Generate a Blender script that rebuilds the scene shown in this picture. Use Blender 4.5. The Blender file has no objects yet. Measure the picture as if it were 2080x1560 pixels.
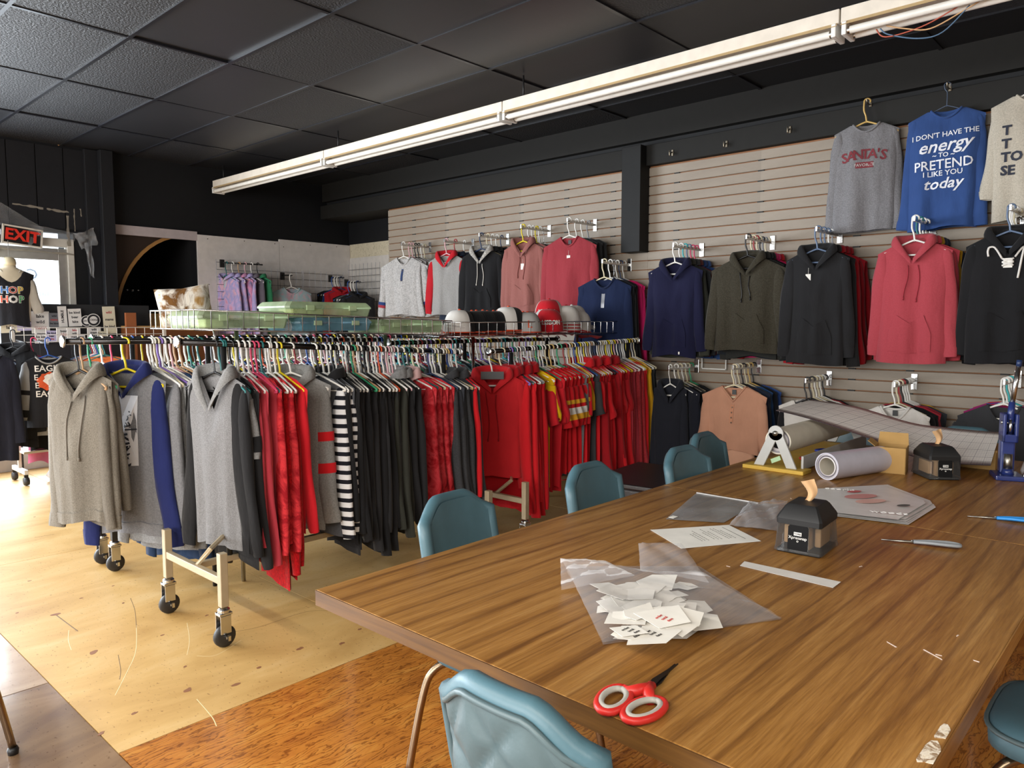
import bpy, bmesh, math, random
from mathutils import Vector, Matrix
R = math.radians
# ------------------------------------------------------------------ camera
CAM_H = 1.45
FPX, PITCH, AZ = 1520.0, math.atan(123/1520), math.radians(42.55)
scene = bpy.context.scene
col = scene.collection
cam_d = bpy.data.cameras.new('camera'); cam = bpy.data.objects.new('camera', cam_d); col.objects.link(cam)
cam_d.sensor_width = 36; cam_d.lens = FPX/2080*36; cam_d.clip_start = .05
cam.location = (0, 0, CAM_H)
cam.rotation_euler = (math.pi/2 - PITCH, 0, AZ - math.pi/2)
scene.camera = cam
scene.view_settings.view_transform = 'Standard'
scene.view_settings.look = 'None'
scene.view_settings.gamma = 1
scene.view_settings.use_curve_mapping = False
scene.view_settings.exposure = 0.48
scene.cycles.max_bounces = 6; scene.cycles.diffuse_bounces = 3; scene.cycles.glossy_bounces = 3; scene.cycles.transparent_max_bounces = 10
# ------------------------------------------------------------------ world + lights
w = bpy.data.worlds.new('World'); scene.world = w; w.use_nodes = True
bg = w.node_tree.nodes['Background']; bg.inputs[0].default_value = (.80, .90, 1, 1); bg.inputs[1].default_value = 1.6
def area(name, loc, rot, sx, sy, power, color):
    l = bpy.data.lights.new(name, 'AREA'); l.shape = 'RECTANGLE'; l.size = sx; l.size_y = sy; l.energy = power; l.color = color
    o = bpy.data.objects.new(name, l); col.objects.link(o); o.location = loc; o.rotation_euler = rot
    return o
# daylight through the shop front (wall with the exit door), left of the frame
area('window_daylight', (-1.75, 8.42, 1.85), (R(-90), 0, 0), 6.3, 2.5, 560, (.86, .93, 1))
area('door_daylight', (2.1, 8.66, 1.2), (R(-90), 0, 0), .84, 1.85, 55, (.86, .93, 1))
area('window_daylight_side', (-4.9, 2.2, 1.75), (0, R(-90), 0), 2.3, 7.0, 320, (1, .97, .92))
# added overhead fill lamps without fixtures, unseen behind and beside the camera
for yy, pw_ in ((-2.6, 75), (0.0, 80), (2.6, 55), (5.2, 50)):
    area('fill_light', (-1.3, yy, 2.93), (0, 0, 0), .16, 2.4, pw_, (1, .93, .83))
area('fill_light', (1.6, -2.6, 2.93), (0, 0, 0), .16, 2.4, 30, (1, .93, .83))
# ------------------------------------------------------------------ pixel helper (2080 x 1560 frame)
_F = (math.cos(AZ), math.sin(AZ)); _S = (math.sin(AZ), -math.cos(AZ))
def at(x, y, X=None, Y=None, Z=None):
    u = (x-1040)/FPX; v = (y-780)/FPX
    fh = math.cos(PITCH)-v*math.sin(PITCH); dn = math.sin(PITCH)+v*math.cos(PITCH)
    r = (_F[0]*fh+_S[0]*u, _F[1]*fh+_S[1]*u, -dn)
    t = X/r[0] if X is not None else Y/r[1] if Y is not None else (Z-CAM_H)/r[2]
    return Vector((r[0]*t, r[1]*t, CAM_H+r[2]*t))
# ------------------------------------------------------------------ mesh helpers
class MB:
    def __init__(s): s.v = []; s.f = []; s.m = []; s.cur = 0
    def add(s, vs, fs):
        b = len(s.v); s.v += [tuple(v) for v in vs]; s.f += [tuple(i+b for i in f) for f in fs]; s.m += [s.cur]*len(fs); return s
    def box(s, c, d, rz=0, M=None):
        hx, hy, hz = d[0]/2, d[1]/2, d[2]/2
        p = [Vector((x, y, z)) for x in (-hx, hx) for y in (-hy, hy) for z in (-hz, hz)]
        mm = M if M is not None else Matrix.Rotation(rz, 3, 'Z')
        p = [mm @ q + Vector(c) for q in p]
        return s.add(p, [(0,1,3,2), (4,6,7,5), (0,4,5,1), (2,3,7,6), (0,2,6,4), (1,5,7,3)])
    def b2(s, a, b): return s.box([(a[i]+b[i])/2 for i in range(3)], [abs(b[i]-a[i]) for i in range(3)])
    def loft(s, rings, closed=True, caps=True):
        n = len(rings[0]); vs = [p for r in rings for p in r]; fs = []
        for i in range(len(rings)-1):
            for j in range(n if closed else n-1):
                k = (j+1) % n
                fs.append((i*n+j, i*n+k, (i+1)*n+k, (i+1)*n+j))
        if caps and closed:
            fs.append(tuple(range(n-1, -1, -1))); fs.append(tuple((len(rings)-1)*n+j for j in range(n)))
        return s.add(vs, fs)
    def tube(s, path, r, n=6, caps=True, flat=1.0):
        P = [Vector(p) for p in path]; rings = []; up = None
        for i, p in enumerate(P):
            d = (P[min(i+1, len(P)-1)] - P[max(i-1, 0)])
            d = d.normalized() if d.length > 1e-9 else Vector((0, 0, 1))
            if up is None:
                up = Vector((0, 1, 0)) if abs(d.y) < .9 else Vector((1, 0, 0))
            a = (up - d*up.dot(d))
            a = a.normalized() if a.length > 1e-6 else d.orthogonal().normalized()
            up = a; b = d.cross(a); rr = r[i] if isinstance(r, (list, tuple)) else r
            rings.append([p + a*(rr*flat*math.cos(2*math.pi*k/n)) + b*(rr*math.sin(2*math.pi*k/n)) for k in range(n)])
        return s.loft(rings, True, caps)
    def cyl(s, a, b, r, n=16): return s.tube([a, b], r, n)
    def lathe(s, prof, c=(0,0,0), n=24, axis='Z'):
        rings = []
        for (r, z) in prof:
            ring = []
            for k in range(n):
                A = 2*math.pi*k/n; p = (r*math.cos(A), r*math.sin(A), z)
                if axis == 'X': p = (z, p[0], p[1])
                if axis == 'Y': p = (p[1], z, p[0])
                ring.append(Vector(p)+Vector(c))
            rings.append(ring)
        return s.loft(rings, True, True)
    def grid(s, fn, nu, nv):
        vs = [fn(i/(nu-1), j/(nv-1)) for i in range(nu) for j in range(nv)]
        return s.add(vs, [(i*nv+j, (i+1)*nv+j, (i+1)*nv+j+1, i*nv+j+1) for i in range(nu-1) for j in range(nv-1)])
    def prism(s, pts, t, M=None):
        """outline in local xy, thickness t along local z"""
        n = len(pts); M = M or Matrix.Identity(4)
        vs = [M @ Vector((p[0], p[1], 0)) for p in pts]+[M @ Vector((p[0], p[1], t)) for p in pts]
        return s.add(vs, [tuple(range(n-1, -1, -1)), tuple(range(n, 2*n))]+[(i, (i+1) % n, n+(i+1) % n, n+i) for i in range(n)])
    def mesh(s, name, smooth=False):
        me = bpy.data.meshes.new(name); me.from_pydata(s.v, [], s.f); me.update()
        bm = bmesh.new(); bm.from_mesh(me); bmesh.ops.recalc_face_normals(bm, faces=bm.faces); bm.to_mesh(me); bm.free()
        if smooth: me.shade_smooth()
        if any(s.m): me.polygons.foreach_set('material_index', s.m)
        return me
    def build(s, name, mat, parent=None, smooth=False, bevel=0, sub=0, angle=None):
        return link(name, s.mesh(name, smooth), mat, parent, bevel, sub, angle)
def link(name, me, mat, parent=None, bevel=0, sub=0, angle=None):
    o = bpy.data.objects.new(name, me); col.objects.link(o)
    mats = mat if isinstance(mat, (list, tuple)) else [mat]
    if not me.materials:
        for m in mats: me.materials.append(m)
    elif me.materials[0] is not mats[0] or len(mats) > 1:
        for i, m in enumerate(mats):
            o.material_slots[i].link = 'OBJECT'; o.material_slots[i].material = m
    if parent: o.parent = parent
    if bevel:
        b = o.modifiers.new('bevel', 'BEVEL'); b.width = bevel; b.segments = 2; b.limit_method = 'ANGLE'; b.angle_limit = R(40)
    if sub:
        b = o.modifiers.new('sub', 'SUBSURF'); b.levels = sub; b.render_levels = sub
    if angle:
        me.shade_smooth()
        try: me.set_sharp_from_angle(angle=R(angle))
        except Exception: pass
    return o
def tag(o, label=None, cat=None, group=None, kind=None):
    if label: o['label'] = label
    if cat: o['category'] = cat
    if group: o['group'] = group
    if kind: o['kind'] = kind
    return o
def empty(name, loc, rz=0, label=None, cat=None, group=None, kind=None):
    o = bpy.data.objects.new(name, None); col.objects.link(o); o.location = loc; o.rotation_euler = (0, 0, rz)
    return tag(o, label, cat, group, kind)
def clone(o, parent=None):
    c = o.copy(); col.objects.link(c); c.parent = parent
    for ch in [q for q in bpy.data.objects if q.parent is o]: clone(ch, c)
    return c
def smooth_path(pts, n=6):
    P = [Vector(p) for p in pts]; out = []
    for i in range(len(P)-1):
        p0, p1, p2, p3 = P[max(i-1, 0)], P[i], P[i+1], P[min(i+2, len(P)-1)]
        for k in range(n):
            t = k/n
            out.append(.5*((2*p1)+(p2-p0)*t+(2*p0-5*p1+4*p2-p3)*t*t+(3*p1-p0-3*p2+p3)*t**3))
    return out+[P[-1]]
TSC = bpy.data.scenes.new('lettering_scratch')
def text_mesh(body, size, extrude=.0006, align='CENTER', shear=0, space=1.0, sx=1.0, bold=0):
    c = bpy.data.curves.new('txt', 'FONT'); c.body = body; c.size = size; c.extrude = extrude; c.align_x = align; c.align_y = 'CENTER'; c.shear = shear
    c.space_character = space; c.resolution_u = 2; c.offset = bold
    o = bpy.data.objects.new('txt', c); TSC.collection.objects.link(o)
    vl = TSC.view_layers[0]; vl.update(); dg = vl.depsgraph
    me = bpy.data.meshes.new_from_object(o.evaluated_get(dg))
    bpy.data.objects.remove(o); bpy.data.curves.remove(c)
    if sx != 1: me.transform(Matrix.Diagonal((sx, 1, 1, 1)))
    me.materials.clear()
    return me
def text(name, body, size, M, mat, parent=None, **k):
    me = text_mesh(body, size, **k); me.transform(M)
    return link(name, me, mat, parent)
def frame(o, xdir, ydir):
    x = Vector(xdir).normalized(); y = Vector(ydir).normalized(); z = x.cross(y)
    m = Matrix((x, y, z)).transposed().to_4x4(); m.translation = Vector(o); return m
# ------------------------------------------------------------------ materials
def lin(c):
    if isinstance(c, str):
        c = tuple(int(c[i:i+2], 16)/255 for i in (0, 2, 4))
    return tuple((x/12.92 if x <= .04045 else ((x+.055)/1.055)**2.4) for x in c)
MC = {}
def new_mat(name):
    m = bpy.data.materials.new(name); m.use_nodes = True
    nt = m.node_tree; b = nt.nodes['Principled BSDF']
    return m, nt, b
def ramp(nt, stops, fac):
    r = nt.nodes.new('ShaderNodeValToRGB'); e = r.color_ramp.elements
    while len(e) > len(stops): e.remove(e[-1])
    while len(e) < len(stops): e.new(.5)
    for i, (p, c) in enumerate(stops): e[i].position = p; e[i].color = (*c, 1)
    nt.links.new(fac, r.inputs[0]); return r
def coords(nt, scale=(1, 1, 1), kind='Object', rot=(0, 0, 0)):
    t = nt.nodes.new('ShaderNodeTexCoord'); mp = nt.nodes.new('ShaderNodeMapping')
    mp.inputs['Scale'].default_value = scale; mp.inputs['Rotation'].default_value = rot
    nt.links.new(t.outputs[kind], mp.inputs[0]); return mp.outputs[0]
def noise(nt, vec, scale, detail=4, rough=.5, dist=0):
    n = nt.nodes.new('ShaderNodeTexNoise'); n.inputs['Scale'].default_value = scale; n.inputs['Detail'].default_value = detail
    n.inputs['Roughness'].default_value = rough; n.inputs['Distortion'].default_value = dist
    nt.links.new(vec, n.inputs['Vector']); return n.outputs['Fac']
def bump(nt, b, h, strength=.2, dist=.01):
    n = nt.nodes.new('ShaderNodeBump'); n.inputs['Strength'].default_value = strength; n.inputs['Distance'].default_value = dist
    nt.links.new(h, n.inputs['Height']); nt.links.new(n.outputs[0], b.inputs['Normal']); return n
def mix(nt, fac, a, b_, mode='MIX'):
    m = nt.nodes.new('ShaderNodeMix'); m.data_type = 'RGBA'; m.blend_type = mode
    for s, v in ((0, fac), (6, a), (7, b_)):
        if hasattr(v, 'is_linked'): nt.links.new(v, m.inputs[s])
        else: m.inputs[s].default_value = v if s == 0 else (*v, 1)
    return m.outputs[2]
def plain(c, rough=.5, metal=0, spec=.5, key=None, coat=0):
    k = ('p', c, rough, metal, spec, coat)
    if k in MC: return MC[k]
    m, nt, b = new_mat('paint_%s' % c if isinstance(c, str) else 'paint')
    l = lin(c); v = noise(nt, coords(nt), 14, 3)
    rp = ramp(nt, [(.3, tuple(x*.93 for x in l)), (.7, tuple(min(1, x*1.05) for x in l))], v)
    nt.links.new(rp.outputs[0], b.inputs['Base Color'])
    b.inputs['Roughness'].default_value = rough; b.inputs['Metallic'].default_value = metal; b.inputs['Specular IOR Level'].default_value = spec
    b.inputs['Coat Weight'].default_value = coat
    MC[k] = m; return m
def fab(c, heather=0.0, c2=None, scale=60, rough=.92, streak=(1, 1, 1)):
    k = ('f', c, heather, c2, scale, streak)
    if k in MC: return MC[k]
    m, nt, b = new_mat('fabric_%s' % c)
    l = lin(c); d = lin(c2) if c2 else tuple(x*(1-.75*heather) for x in l); h = tuple(min(1, x*(1+.5*heather)) for x in l) if not c2 else l
    co = coords(nt, streak)
    n1 = noise(nt, co, scale*2.5, 5, .7)
    if heather or c2:
        rp = ramp(nt, [(.36, d), (.62, h)], n1); base = rp.outputs[0]
    else:
        rp = ramp(nt, [(.3, tuple(x*.9 for x in l)), (.7, l)], noise(nt, co, 9, 3)); base = rp.outputs[0]
    nt.links.new(base, b.inputs['Base Color'])
    b.inputs['Roughness'].default_value = rough; b.inputs['Specular IOR Level'].default_value = .18
    b.inputs['Sheen Weight'].default_value = .12
    bump(nt, b, noise(nt, coords(nt, (1, 1, .4)), 11, 4, .5), .55, .022)
    MC[k] = m; return m
def stripes(c1, c2, freq, axis=2, duty=.5):
    k = ('s', c1, c2, freq, axis, duty)
    if k in MC: return MC[k]
    m, nt, b = new_mat('striped_%s' % c1)
    co = coords(nt); sp = nt.nodes.new('ShaderNodeSeparateXYZ'); nt.links.new(co, sp.inputs[0])
    mu = nt.nodes.new('ShaderNodeMath'); mu.operation = 'MULTIPLY'; mu.inputs[1].default_value = freq; nt.links.new(sp.outputs[axis], mu.inputs[0])
    fr = nt.nodes.new('ShaderNodeMath'); fr.operation = 'FRACT'; nt.links.new(mu.outputs[0], fr.inputs[0])
    rp = ramp(nt, [(0, lin(c1)), (duty, lin(c2))], fr.outputs[0]); rp.color_ramp.interpolation = 'CONSTANT'
    nt.links.new(rp.outputs[0], b.inputs['Base Color']); b.inputs['Roughness'].default_value = .9; b.inputs['Specular IOR Level'].default_value = .2
    MC[k] = m; return m
def blotch(cols, scale=5, dist=1.5, rough=.92):
    k = ('b', tuple(cols), scale, dist)
    if k in MC: return MC[k]
    m, nt, b = new_mat('tie_dye'); n = noise(nt, coords(nt), scale, 5, .6, dist)
    N = len(cols); rp = ramp(nt, [(.28+.44*i/(N-1), lin(c)) for i, c in enumerate(cols)], n)
    nt.links.new(rp.outputs[0], b.inputs['Base Color']); b.inputs['Roughness'].default_value = rough; b.inputs['Specular IOR Level'].default_value = .2
    bump(nt, b, noise(nt, coords(nt, (1, 1, .4)), 18, 4), .3, .01)
    MC[k] = m; return m
def clear(c=(1, 1, 1), rough=.08, alpha=.25, key='clear'):
    k = ('c', c, rough, alpha)
    if k in MC: return MC[k]
    m, nt, b = new_mat('clear_plastic')
    tr = nt.nodes.new('ShaderNodeBsdfTransparent'); tr.inputs[0].default_value = (*[.5+.5*x for x in c], 1)
    mx = nt.nodes.new('ShaderNodeMixShader')
    lw = nt.nodes.new('ShaderNodeFresnel'); lw.inputs[0].default_value = 1.45
    ad = nt.nodes.new('ShaderNodeMath'); ad.operation = 'ADD'; ad.use_clamp = True
    nz = noise(nt, coords(nt), 6, 4); ml = nt.nodes.new('ShaderNodeMath'); ml.operation = 'MULTIPLY'; ml.inputs[1].default_value = alpha*2
    fm = nt.nodes.new('ShaderNodeMath'); fm.operation = 'MULTIPLY'; fm.inputs[1].default_value = .45; nt.links.new(lw.outputs[0], fm.inputs[0])
    nt.links.new(nz, ml.inputs[0]); nt.links.new(ml.outputs[0], ad.inputs[0]); nt.links.new(fm.outputs[0], ad.inputs[1]); b.inputs['Specular IOR Level'].default_value = .6
    b.inputs['Base Color'].default_value = (*c, 1); b.inputs['Roughness'].default_value = rough
    nt.links.new(ad.outputs[0], mx.inputs[0]); nt.links.new(tr.outputs[0], mx.inputs[1]); nt.links.new(b.outputs[0], mx.inputs[2])
    nt.links.new(mx.outputs[0], nt.nodes['Material Output'].inputs[0])
    MC[k] = m; return m
CHROME = plain('d0d0d0', .22, 1); STEEL = plain('a9a59c', .35, 1); BRONZE = plain('8d7a64', .3, 1)
BLACK_P = plain('1a1a1b', .45); WHITE_P = plain('efeee9', .4); BLACK_WALL = plain('17181b', .62, 0, .3)
PAPER = plain('efede6', .8); CREAM = plain('d9cfb6', .8)
# ================================================================== STRUCTURE
XW, XB, YB, CZ = 5.6, 6.02, 8.5, 3.22
rnd = random.Random(5)
def plywood(name, c1, c2, c3, rough, coat=0, fig=False, spec=.5):
    m, nt, b = new_mat(name)
    co = coords(nt, (1, 1, 1))
    if fig:
        s = coords(nt, (.75, 2.2, 1))
        n = noise(nt, s, 3.2, 8, .62, 2.2)
        wv = nt.nodes.new('ShaderNodeTexWave'); wv.inputs['Scale'].default_value = 7; wv.inputs['Distortion'].default_value = 18; wv.inputs['Detail'].default_value = 5
        wv.inputs['Detail Scale'].default_value = 1.6; wv.bands_direction = 'Y'; nt.links.new(s, wv.inputs[0])
        r1 = ramp(nt, [(.25, c2), (.5, c1), (.8, c3)], n)
        r2 = ramp(nt, [(0, (.36, .27, .2)), (.25, (1, 1, 1))], wv.outputs['Fac'])
        base = mix(nt, .8, r1.outputs[0], r2.outputs[0], 'MULTIPLY'); h = wv.outputs['Fac']
    else:
        n = noise(nt, coords(nt, (1, 2.2, 1)), 1.6, 8, .6, .6)
        r1 = ramp(nt, [(.3, c2), (.52, c1), (.75, c3)], n)
        sp = noise(nt, coords(nt, (1, .5, 1)), 85, 3, .6); r2 = ramp(nt, [(.31, (.42, .33, .24)), (.37, (1, 1, 1))], sp)
        base = mix(nt, .75, r1.outputs[0], r2.outputs[0], 'MULTIPLY')
        vo = nt.nodes.new('ShaderNodeTexVoronoi'); vo.inputs['Scale'].default_value = 2.0; nt.links.new(coords(nt, (1, .45, 1)), vo.inputs['Vector'])
        kn = ramp(nt, [(.045, (.30, .14, .08)), (.085, (1, 1, 1))], vo.outputs['Distance'])
        base = mix(nt, .8, base, kn.outputs[0], 'MULTIPLY'); h = n
    nt.links.new(base, b.inputs['Base Color']); b.inputs['Roughness'].default_value = rough; b.inputs['Coat Weight'].default_value = coat
    b.inputs['Coat Roughness'].default_value = .12; b.inputs['Specular IOR Level'].default_value = spec
    bump(nt, b, h, .12, .004)
    return m
TAN = plywood('tan_plywood', lin('d2ab6c'), lin('bd9457'), lin('dfbf88'), .42)
ORANGE = plywood('orange_stained_plywood', lin('c07a30'), lin('995a22'), lin('d69a48'), .32, .5, True)
PINK = plywood('worn_varnished_plywood', lin('b79a7e'), lin('9a7a60'), lin('c9ae95'), .3, .4)
GREY = plywood('grey_varnished_plywood', lin('8c6f55'), lin('6c5244'), lin('a88a6c'), .2, .8)
DARKF = plain('2a211c', .5)
fl = MB().b2((-5.2, -5.2, -.06), (6.3, 9.2, -.012)).build('floor', DARKF); tag(fl, kind='structure')
def panel(x0, y0, x1, y1, m, dz=0):
    MB().b2((x0+.002, y0+.002, -.012), (x1-.002, y1-.002, dz)).build('floor_panel', m, fl)
for (ya, yb) in ((2.62, 5.24), (5.24, 7.86), (7.86, 9.2)):
    for xa, xb in ((.885, 2.105), (2.105, 3.325), (3.325, 4.545), (4.545, 6.3)):
        panel(xa, ya, xb, yb, TAN)
for xa, xb in ((.885, 3.325), (3.325, 6.3)): 
    for ya, yb in ((-5.2, -2.26), (-2.26, .18), (.18, 2.62)): panel(xa, ya, xb, yb, ORANGE)
for xa, xb in ((-5.2, -2.77), (-2.77, -1.55), (-1.55, -.335), (-.335, .885)):
    panel(xa, 3.36, xb, 5.8, PINK); panel(xa, 5.8, xb, 9.2, PINK); panel(xa, .92, xb, 3.36, GREY, -.001); panel(xa, -1.52, xb, .92, GREY); panel(xa, -5.2, xb, -1.52, GREY)
# knots, stains and scratches of the tan plywood, flush with its face
KNOT = plain('8f6040', .6); SCRL = plain('e6cf9c', .5); SCRD = plain('7d6038', .6)
krn = random.Random(8)
for (px, py, s_) in ((113, 1248, 1.3), (190, 1325, 1.1), (381, 1402, 1.0), (478, 1391, .9), (610, 1317, .9), (694, 1307, .8), (526, 1356, .6), (273, 1449, .6), (376, 1354, .45), (731, 1278, .6), (250, 1225, .5), (165, 1215, .45), (60, 1180, .5), (35, 1245, .45), (330, 1290, .5), (205, 1490, .7), (120, 1020, .5), (70, 1050, .5), (230, 1190, .4), (420, 1250, .5)):
    q = at(px, py, Z=0)
    pts = [(.022*s_*math.cos(a)*krn.uniform(.7, 1.2), .013*s_*math.sin(a)*krn.uniform(.7, 1.2)) for a in [2*math.pi*k/12 for k in range(12)]]
    MB().prism(pts, .0006, Matrix.Translation((q.x, q.y, -.0001)) @ Matrix.Rotation(krn.uniform(0, 1), 4, 'Z')).build('wood_knot', KNOT, fl)
for pts, m_, w_ in (([(277, 1270), (276, 1322), (258, 1365), (234, 1412)], SCRL, .003), ([(140, 1280), (139, 1300), (145, 1320)], SCRL, .003), ([(115, 1250), (135, 1265), (158, 1282)], SCRD, .006), ([(265, 1215), (274, 1240), (277, 1275)], SCRD, .003), ([(240, 1330), (245, 1360), (243, 1380)], SCRD, .003),
                    ([(420, 1290), (520, 1275), (640, 1240), (760, 1255)], SCRD, .003), ([(70, 1092), (110, 1085)], SCRD, .005), ([(195, 1111), (264, 1095)], SCRD, .004), ([(490, 1300), (440, 1330), (400, 1332)], SCRL, .003), ([(400, 1420), (430, 1455), (440, 1475)], SCRL, .004), ([(380, 1265), (385, 1300), (380, 1330)], SCRL, .003)):
    P = smooth_path([at(a, b, Z=.0004) for a, b in pts], 6)
    MB().tube(P, w_*.5, 4, True, 1.0).build('floor_scratch', m_, fl).scale = (1, 1, .2)
# ---- ceiling: black lay-in tiles (600 x 1200) in a black grid
def ceil_mat(tex):
    m, nt, b = new_mat('black_ceiling_tile'); b.inputs['Base Color'].default_value = (*lin('232428'), 1); b.inputs['Roughness'].default_value = .40 if not tex else .52
    b.inputs['Specular IOR Level'].default_value = .6
    n = noise(nt, coords(nt, (1, 1, 1), 'Object'), 70 if tex else 2.5, 4); bump(nt, b, n, .8 if tex else .08, .014)
    return m
T_FLAT, T_TEX = ceil_mat(False), ceil_mat(True)
ce = MB().b2((-5.2, -5.2, CZ+.03), (6.3, 9.2, CZ+.12)).build('ceiling', BLACK_WALL); tag(ce, kind='structure')
TX, TY = .645, 1.22; X0, Y0 = 1.935-8*TX, 5.0-6*TY
tile_me = {}
for i in range(16):
    for j in range(11):
        x0 = X0+i*TX; y0 = Y0+j*TY
        if x0 < -4 or x0+TX > 6.3: continue
        w_ = min(TX, 6.1-x0)
        t_ = (i, j) in ((7, 6), (7, 7), (8, 7), (8, 6), (7, 5), (9, 5), (6, 6), (6, 7), (6, 5), (10, 6)) or rnd.random() < .12
        k = (round(w_, 3), t_)
        if k not in tile_me:
            tile_me[k] = MB().b2((.008, .008, 0), (w_-.008, TY-.008, .02)).mesh('ceiling_tile')
        o = link('ceiling_tile', tile_me[k], T_TEX if t_ else T_FLAT, ce); o.location = (x0, y0, CZ+.006+rnd.uniform(0, .004))
        o.rotation_euler = (R(rnd.uniform(-.25, .25)), R(rnd.uniform(-.25, .25)), 0)
GRID = plain('202126', .3, 0, .4)
for i in range(17):
    x = X0+i*TX
    if -4 < x < 6: MB().b2((x-.012, -5, CZ-.002), (x+.012, 8.5, CZ+.02)).build('ceiling_grid_bar', GRID, ce)
for j in range(12):
    y = Y0+j*TY
    if -5 < y < 8.5: MB().b2((-4, y-.012, CZ-.001), (6, y+.012, CZ+.019)).build('ceiling_grid_bar', GRID, ce)
# ---- right wall with slatwall
wr = MB().b2((XB, -5.2, 0), (XB+.15, 8.8, CZ+.1)).build('wall_right', BLACK_WALL); tag(wr, kind='structure')
GROOVE = plain('8a5a35', .7)
MB().b2((XW+.014, -2.2, .3), (XB, 7.12, 2.79)).build('slat_backing', GROOVE, wr)
def slat_mat():
    m, nt, b = new_mat('slatwall_laminate'); n = noise(nt, coords(nt, (1, .25, 1)), 9, 6, .6)
    rp = ramp(nt, [(.3, lin('8f8375')), (.7, lin('9f9384'))], n)
    st = noise(nt, coords(nt, (1, 1, 1)), 38, 2); r2 = ramp(nt, [(.26, (.72, .66, .6)), (.31, (1, 1, 1))], st)
    nt.links.new(mix(nt, .6, rp.outputs[0], r2.outputs[0], 'MULTIPLY'), b.inputs['Base Color']); b.inputs['Roughness'].default_value = .55; return m
SLAT = slat_mat(); SP = .0785; ZT = 2.775
segs = [(7.12, 6.11), (6.11, 5.02), (5.02, 3.76), (3.55, 2.55), (2.55, 1.45), (1.45, .35), (.35, -.75)]
smesh = {}
NOTCH = plain('16130f', .6)
for (ya, yb) in segs:
    n0 = 0
    for k in range(31):
        zt = ZT-k*SP
        if ya > 3.7 and k == 0 and ya == 5.02: pass
        L_ = round(ya-yb, 3)
        if L_ not in smesh:
            smesh[L_] = MB().add([(0, 0, -.001), (-.016, 0, -.0045), (-.016, 0, -.0725), (0, 0, -.0755), (0, -L_, -.001), (-.016, -L_, -.0045), (-.016, -L_, -.0725), (0, -L_, -.0755)],
                                 [(0, 1, 5, 4), (1, 2, 6, 5), (2, 3, 7, 6), (0, 3, 2, 1), (4, 5, 6, 7)]).mesh('slat')
        if zt < .75: continue
        o = link('slat', smesh[L_], SLAT, wr); o.location = (XW+.016, ya-.001, zt)
# strips beyond the last panel either side of the post
for k in range(27):
    zt = ZT-k*SP
    if zt < 2.05+.08:
        o = MB().b2((XW, 3.55, zt-.0735), (XW+.016, 3.76, zt-.003)).build('slat', SLAT, wr)
# dark groove notches at the panel joints
nme = MB().b2((XW-.001, -.024, -.0045), (XW+.016, .024, .0045)).mesh('groove_insert')
for yj in (6.66, 6.11, 5.56, 5.02, 4.45, 3.92, 3.28, 2.55, 1.83, 1.45, .9):
    for k in range(1, 24):
        if yj > 5 and k < 2: continue
        o = link('groove_insert', nme, NOTCH, wr); o.location = (0, yj, ZT-k*SP+.0005)
# beam, fascia and hanging post, all painted black
BEAM = plain('1e1d1b', .65, 0, .25); FASC = plain('201f1d', .6, 0, .25)
MB().b2((XW-.05, -5, 2.785), (XB, 8.45, 2.955)).build('beam', BEAM, wr, bevel=.004)
MB().b2((XW+.05, -5, 2.955), (XB, 8.45, 3.01)).build('beam_recess', plain('121316', .7), wr)
MB().b2((XW-.02, -5, 3.01), (XB, 8.45, CZ+.02)).build('fascia', FASC, wr)
MB().b2((XW-.14, 3.545, 2.06), (XW+.02, 3.735, 2.95)).build('hanging_post', plain('1b1b1b', .6, 0, .25), wr, bevel=.004)
HOOKM = plain('8c8272', .35, .9)
for i, (px, py) in enumerate(((1365, 310), (1475, 292), (1604, 263))):
    p = at(px, py, X=XW-.06)
    t = empty('coat_hook', (XW-.05, p.y, p.z), 0, ['small worn metal coat hook on the black beam, nearest the hanging post', 'middle one of three bare coat hooks on the black beam', 'bare coat hook on the black beam nearest the grey sweatshirt'][i], 'hook', 'bare hooks on the beam')
    MB().box((-.004, 0, 0), (.008, .018, .05)).build('back_plate', HOOKM, t, bevel=.003)
    MB().tube(smooth_path([(-.006, 0, .005), (-.03, 0, -.01), (-.045, 0, -.03), (-.05, 0, -.005), (-.048, 0, .012)]), .005).build('prong', HOOKM, t, True)
# floral paper border + white lower wall on the recess of the right wall
BORD = blotch(['9a927c', 'cfc6ae', 'd8cfb8', '8f886f'], 28, 1)
MB().b2((XB-.004, 7.1, 2.32), (XB, 8.48, 2.50)).build('wallpaper_border', BORD, wr)
MB().b2((XB-.012, 7.1, 0), (XB, 8.49, 2.32)).build('lower_wall_board', plain('d3cfca', .7), wr)
# ---- wall with the exit door (shop front)
wf = MB().b2((2.66, YB, 0), (3.0, YB+.12, CZ+.05)).b2((1.5, YB, 2.36), (2.66, YB+.12, CZ+.05)).b2((-5.2, YB, 2.95), (1.5, YB+.12, CZ+.05)).b2((1.40, YB, 0), (1.58, YB+.12, 2.95)) \
    .b2((-5.2, YB, 0), (1.40, YB+.12, .55)).b2((3.0, YB+.001, 2.48), (6.2, YB+.12, CZ+.05)).b2((3.92, YB+.001, 0), (6.2, YB+.12, 2.48)).build('wall_front', BLACK_WALL); tag(wf, kind='structure')
MB().b2((-5.0, YB, .55), (-4.92, YB+.1, 2.95)).b2((-1.9, YB, .55), (-1.84, YB+.1, 2.95)).build('window_mullion', STEEL, wf)
PANELB = plain('202125', .5, 0, .35)
for k in range(5):
    MB().b2((1.62+k*.245, YB-.012, 2.40), (1.855+k*.245, YB, 3.2)).build('wall_panel', PANELB, wf)
MB().b2((2.90, YB-.14, 0), (3.02, YB, CZ)).b2((2.78, YB-.05, 0), (2.90, YB, CZ)).build('pillar', PANELB, wf, bevel=.004)
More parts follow.
